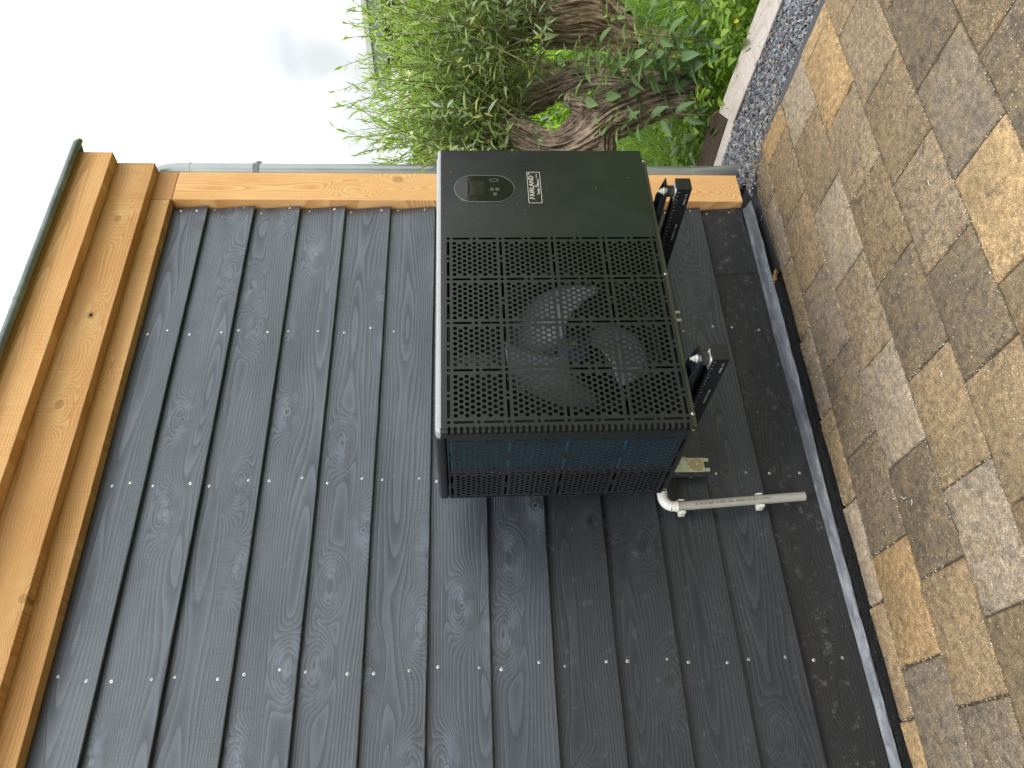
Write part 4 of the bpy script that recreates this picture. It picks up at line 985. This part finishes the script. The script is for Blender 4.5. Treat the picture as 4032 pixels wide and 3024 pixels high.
NL = [(3.40, -.13, .82, (.0, -.03), 'tall green nettle between the two willow trunks, the tallest one'), (3.38, -.19, .72, (-.02, .0), 'nettle with pale star-shaped tip left of the tallest nettle'), (3.36, -.235, .62, (-.03, -.02), 'nettle in front of the hollow willow head, second from the planks'),
      (3.42, -.30, .50, (0, -.05), 'short nettle low in front of the second willow leg'), (3.52, -.11, .98, (.0, .0), 'upright nettle reaching into the willow leaves'), (3.24, -.02, .66, (-.04, .03), 'thin nettle growing over the fork of the leaning willow'),
      (3.50, -.02, .86, (-.05, .02), 'leafy nettle against the back limb of the leaning willow'), (3.62, -.24, .62, (.02, -.04), 'nettle at the foot of the second willow beside the grass'), (3.50, -.25, .44, (.05, -.02), 'low nettle between the tall nettles and the planks'),
      (3.75, -.30, .55, (.05, -.03), 'nettle at the top edge of the picture beyond the others'), (3.34, .22, .22, (-.1, .1), 'small bright nettle at the foot of the leaning trunk, by the plank end'), (3.58, -.16, .74, (.02, .02), 'nettle behind the star-tipped nettles')]
for i, (x, y, h, l, lb) in enumerate(NL): nettle(x, y, h, l, 40 + i, lb)

# ------------------------------------------------------------------ grass and weeds
def ob(y): return inner_board(y) + .105
r_ = random.Random(77); mb = MB()
def blade(x, y, L_, W_, lean, tone, z0=-.05):
    a = r_.uniform(0, 2 * PI); s = Vector((math.cos(a), math.sin(a), 0)); b = r_.uniform(0, 2 * PI); l = Vector((math.cos(b), math.sin(b), 0)); mb.cc = tone; o = len(mb.v); p = Vector((x, y, z0)); d = Vector((0, 0, 1)) + l * lean * .3
    n = 4
    for i in range(n + 1):
        t = i / n; wv = W_ * (1 - t ** 1.5) * .5
        if i < n: mb.v += [p + s * wv, p - s * wv]
        else: mb.v.append(p.copy())
        d = (d + l * lean * .45 + Vector((0, 0, -.12 * lean))).normalized(); p = p + d * L_ / n
    for i in range(n - 1): mb._f([o + 2 * i, o + 2 * i + 1, o + 2 * i + 3, o + 2 * i + 2])
    mb._f([o + 2 * n - 2, o + 2 * n - 1, o + 2 * n])
def gtone():
    k = r_.random(); v = r_.uniform(.7, 1.25); a, b = (.10, .22, .02), (.36, .55, .06); return tuple((p + (q - p) * k) * v for p, q in zip(a, b))
for _ in range(15000):
    y = r_.uniform(-2.6, 1.4); x = ob(y) + abs(r_.gauss(0, .55)); blade(x, y, r_.uniform(.10, .27), r_.uniform(.0025, .006), r_.uniform(.3, 1.6), gtone())
for _ in range(14000):
    y = r_.uniform(-4, 4.5); x = ob(min(y, 1)) + .5 + r_.random() ** 1.5 * 5; blade(x, y, r_.uniform(.15, .40), r_.uniform(.006, .012), r_.uniform(.3, 1.5), gtone())
tag(mb.build('grass', M['grass']), 'long bright green grass beyond the edging planks', 'grass', kind='stuff')
mb = MB()
for _ in range(2600):
    near = r_.random() < .75
    y = r_.uniform(-1.6, .9) if near else r_.uniform(-3, 4); x = ob(min(y, 1)) + (abs(r_.gauss(0, .35)) if near else r_.uniform(.4, 4.5)); z = r_.uniform(.0, .16) if near else r_.uniform(.05, .4)
    L_ = r_.uniform(.03, .075) * (1 if near else 1.6); d = Vector((r_.gauss(0, 1), r_.gauss(0, 1), r_.uniform(-.2, .9))); k = r_.random(); v = r_.uniform(.75, 1.2)
    tone = tuple((p + (q - p) * k) * v for p, q in zip((.10, .20, .035), (.30, .46, .07)))
    leaf(mb, Vector((x, y, z)), d, Vector((0, 0, 1)), L_, L_ * r_.uniform(.4, .65), r_.uniform(.2, 1.0), tone, 4)
tag(mb.build('weeds', M['weed']), 'low broad-leaved weeds among the grass beside the planks', 'weeds', kind='stuff')
# docks with bigger leaves at the plank
for i, (x, y, n, s, lb) in enumerate([(3.22, -.42, 6, .11, 'broad-leaved plant with a yellow flower leaning over the long plank'), (3.25, .12, 7, .10, 'broad-leaved weed at the slanted plank end'), (3.45, -.75, 6, .10, 'broad-leaved weed near the top edge in the grass')]):
    rr_ = random.Random(i + 5); mb = MB()
    for k in range(n):
        a = rr_.uniform(0, 6.28); leaf(mb, Vector((x, y, .02)), Vector((math.cos(a), math.sin(a), rr_.uniform(.4, 1.4))), Vector((0, 0, 1)), s * rr_.uniform(.8, 1.4), s * .5, rr_.uniform(.4, 1.2), (.10 * rr_.uniform(.8, 1.3), .21, .04), 4)
    o = empty('broad_leaf_plant', (x, y, 0), lb, 'plant'); mb.build('leaves', M['weed'], o)
for i, (p, lb) in enumerate([((3.13, -.60, .13), 'small yellow flower hanging by the long plank'), ((3.26, .13, .27), 'small yellow flower in the grass below the heat pump corner')]):
    mb = MB()
    for k in range(6):
        a = k * PI / 3; leaf(mb, Vector(p), Vector((-.5, math.cos(a), math.sin(a))), Vector((-1, 0, 0)), .014, .010, .2, (.9, .8, .04), 2)
    o = empty('flower', p, lb, 'flower'); mb.c = [None] * len(mb.c); mb.build('petals', M['petal'], o)
    st = MB(); st.tube([p, (p[0] + .03, p[1] + .01, p[2] * .4), (p[0] + .05, p[1], -.03)], .0015, 5); st.build('stem', M['twig'], o)

# ------------------------------------------------------------------ buildings beyond
hb = empty('flat_roofed_building', (12, 0, 0), 'brown brick flat-roofed building with grey fascia behind the willows', 'building')
mb = MB(); mb.box((11.35, -8, -.05), (18, 5.60, 2.55)); mb.build('wall', M['brickbrown'], hb)
mb = MB(); mb.box((11.0, -8, 2.535), (18.2, 5.715, 2.745)); mb.build('fascia_board', M['fascia'], hb)
mb = MB(); mb.box((10.97, -8.05, 2.752), (18.3, 5.76, 2.835)); mb.build('roof_trim', M['trimw'], hb)
for y in (-3.5, -.6, 2.2):
    mb = MB(); mb.box((11.30, y, .8), (11.349, y + 1.4, 2.1)); wi = mb.build('window', M['trimw'], hb)
    mb = MB(); mb.box((11.28, y + .08, .88), (11.299, y + 1.32, 2.02)); mb.build('pane', M['pane'], wi)
h2 = empty('brick_house', (21, 16, 0), 'low red brick house far behind the willow leaves', 'house')
mb = MB(); mb.add([(22.6, 12.6, -.05), (17.0, 17.0, -.05), (17.0, 17.0, 2.8), (22.6, 12.6, 2.8), (26, 18, -.05), (20, 23, -.05), (20, 23, 2.8), (26, 18, 2.8)], [(0, 1, 2, 3), (4, 7, 6, 5), (0, 3, 7, 4), (1, 5, 6, 2), (3, 2, 6, 7)]); mb.build('wall', M['brickred'], h2)
mb = MB(); mb.add([(22.9, 12.2, 2.8), (16.6, 16.9, 2.8), (16.6, 16.9, 2.98), (22.9, 12.2, 2.98), (26.5, 18, 2.8), (20, 23.6, 2.8), (20, 23.6, 2.98), (26.5, 18, 2.98)], [(0, 1, 2, 3), (4, 7, 6, 5), (0, 3, 7, 4), (1, 5, 6, 2), (3, 2, 6, 7), (0, 4, 5, 1)]); mb.build('roof', M['tiles'], h2)
for i, t in enumerate((.2, .45, .7)):
    a = Vector((22.6, 12.6, 0)).lerp(Vector((17, 17, 0)), t); b = Vector((22.6, 12.6, 0)).lerp(Vector((17, 17, 0)), t + .13); nrm = Vector((-.62, -.785, 0)) * .03
    mb = MB(); mb.add([a + nrm + Vector((0, 0, 1)), b + nrm + Vector((0, 0, 1)), b + nrm + Vector((0, 0, 2.2)), a + nrm + Vector((0, 0, 2.2)), a + Vector((0, 0, 1)), b + Vector((0, 0, 1)), b + Vector((0, 0, 2.2)), a + Vector((0, 0, 2.2))], [(0, 1, 2, 3), (0, 4, 5, 1), (3, 2, 6, 7), (0, 3, 7, 4), (1, 5, 6, 2)]); mb.build('window', M['trimw'], h2)
# the house across the terrace, which the display mirrors
h3 = empty('terrace_house', (-3, -17, 0), 'brown house with white gable boards standing across the terrace and mirrored in the display', 'house')
mb = MB(); mb.box((-13, -24, -.05), (7, -16.5, 3.2)); mb.add([(-5, -16.5, 3.2), (5, -16.5, 3.2), (0, -16.5, 6.2), (-5, -23, 3.2), (5, -23, 3.2), (0, -23, 6.2)], [(0, 1, 2), (3, 5, 4)]); mb.build('wall', M['brickbrown'], h3)
mb = MB(); mb.add([(-5.4, -16.1, 3.1), (0, -16.1, 6.4), (0, -23.2, 6.4), (-5.4, -23.2, 3.1), (5.4, -16.1, 3.1), (5.4, -23.2, 3.1)], [(0, 1, 2, 3), (1, 4, 5, 2)]); mb.box((-13.2, -24, 3.21), (7.2, -16.3, 3.35)); mb.build('roof', M['tiles'], h3)
mb = MB(); mb.tube([(-5.4, -16.05, 3.1), (0, -16.05, 6.4), (5.4, -16.05, 3.1)], .12, 4); mb.build('gable_board', M['trimw'], h3)
for x in (-9, -2.5, 2.2):
    mb = MB(); mb.box((x, -16.49, .1), (x + 1.7, -16.42, 2.2)); wi = mb.build('window', M['trimw'], h3); mb = MB(); mb.box((x + .1, -16.415, .2), (x + 1.6, -16.40, 2.1)); mb.build('pane', M['pane'], wi)
# sunlit shrubs beyond the willows
def shrub(x, y, R_, h, seed, n, label):
    r = random.Random(seed); mb = MB()
    for _ in range(n):
        a = r.uniform(0, 2 * PI); rad = R_ * math.sqrt(r.random()); z = r.random() * h * (1 - .5 * (rad / R_) ** 2); p = Vector((x + rad * math.cos(a), y + rad * math.sin(a), z)); v = r.uniform(.7, 1.3); k = z / h
        leaf(mb, p, Vector((r.gauss(0, 1), r.gauss(0, 1), r.gauss(.3, .6))), Vector((0, 0, 1)), r.uniform(.08, .16), r.uniform(.03, .06), .5, ((.24 + .16 * k) * v, (.42 + .20 * k) * v, .045 * v), 3)
    o = empty('shrub', (x, y, 0), label, 'shrub', 'bright shrubs beyond the willows'); mb.build('foliage', M['weed'], o)
    st = MB()
    for k in range(6): st.tube([(x, y, -.05), (x + r.uniform(-.3, .3), y + r.uniform(-.3, .3), h * .7)], [.015, .004], 5)
    st.build('stem', M['twig'], o)
for i, (x, y, R_, h, lb) in enumerate([(7.4, 2.9, 1.0, .95, 'bright green shrub seen through the fork of the leaning willow'), (8.6, 2.0, 1.0, .9, 'bright shrub behind the second willow'), (7.8, 4.3, 1.2, 1.0, 'bright shrub behind the leaves left of the willow fork'), (9.3, 5.6, 1.3, 1.0, 'shrub at the end of the flat-roofed building'), (9.4, .6, 1.2, .9, 'shrub in front of the brown brick wall')]):
    shrub(x, y, R_, h, 60 + i, 2600, lb)
# straws and shavings
r_ = random.Random(31); mb = MB()
for _ in range(46):
    y = r_.uniform(-.5, -.02); x = 2.72 + r_.gauss(0, .05); a = r_.uniform(0, PI); l = r_.uniform(.004, .014); d = Vector((math.cos(a) * l, math.sin(a) * l, .002)); p = Vector((x, y, .004 if x < XF(y) else -.008)); mb.tube([p - d, p + d], r_.uniform(.0008, .0018), 4)
mb.tube([(2.93, -.30, -.010), (2.90, -.345, .004)], .0018, 5)
for _ in range(30):
    p = Vector((2.12 + r_.gauss(0, .012), -.085 + r_.gauss(0, .012), .004 + r_.uniform(0, .01))); a = r_.uniform(0, PI); l = r_.uniform(.003, .008); d = Vector((math.cos(a) * l, math.sin(a) * l, r_.uniform(-.003, .003))); mb.tube([p - d, p + d], .0012, 4)
tag(mb.build('wood_shavings', plain('shavings', (.55, .36, .14), .8)), 'loose orange wood shavings lying by the corner post and the black strip', 'wood shavings', kind='stuff')
mb = MB()
for (x, y, s) in [(1.62, -1.08, 1), (.95, -.42, .8), (.93, -.47, 1), (.90, -.50, .7), (1.14, -.83, .8), (1.22, -.50, .5)]:
    a = r_.uniform(0, PI); d = Vector((math.cos(a), math.sin(a), 0)) * .012 * s; p = Vector((x, y, .0025)); mb.tube([p - d, p + Vector((-d.y, d.x, 0)) * .4, p + d], .0012, 5)
tag(mb.build('thread_scraps', plain('pale_scraps', (.62, .70, .66), .6)), 'tiny pale curled scraps lying on the pavers', 'scraps', kind='stuff')
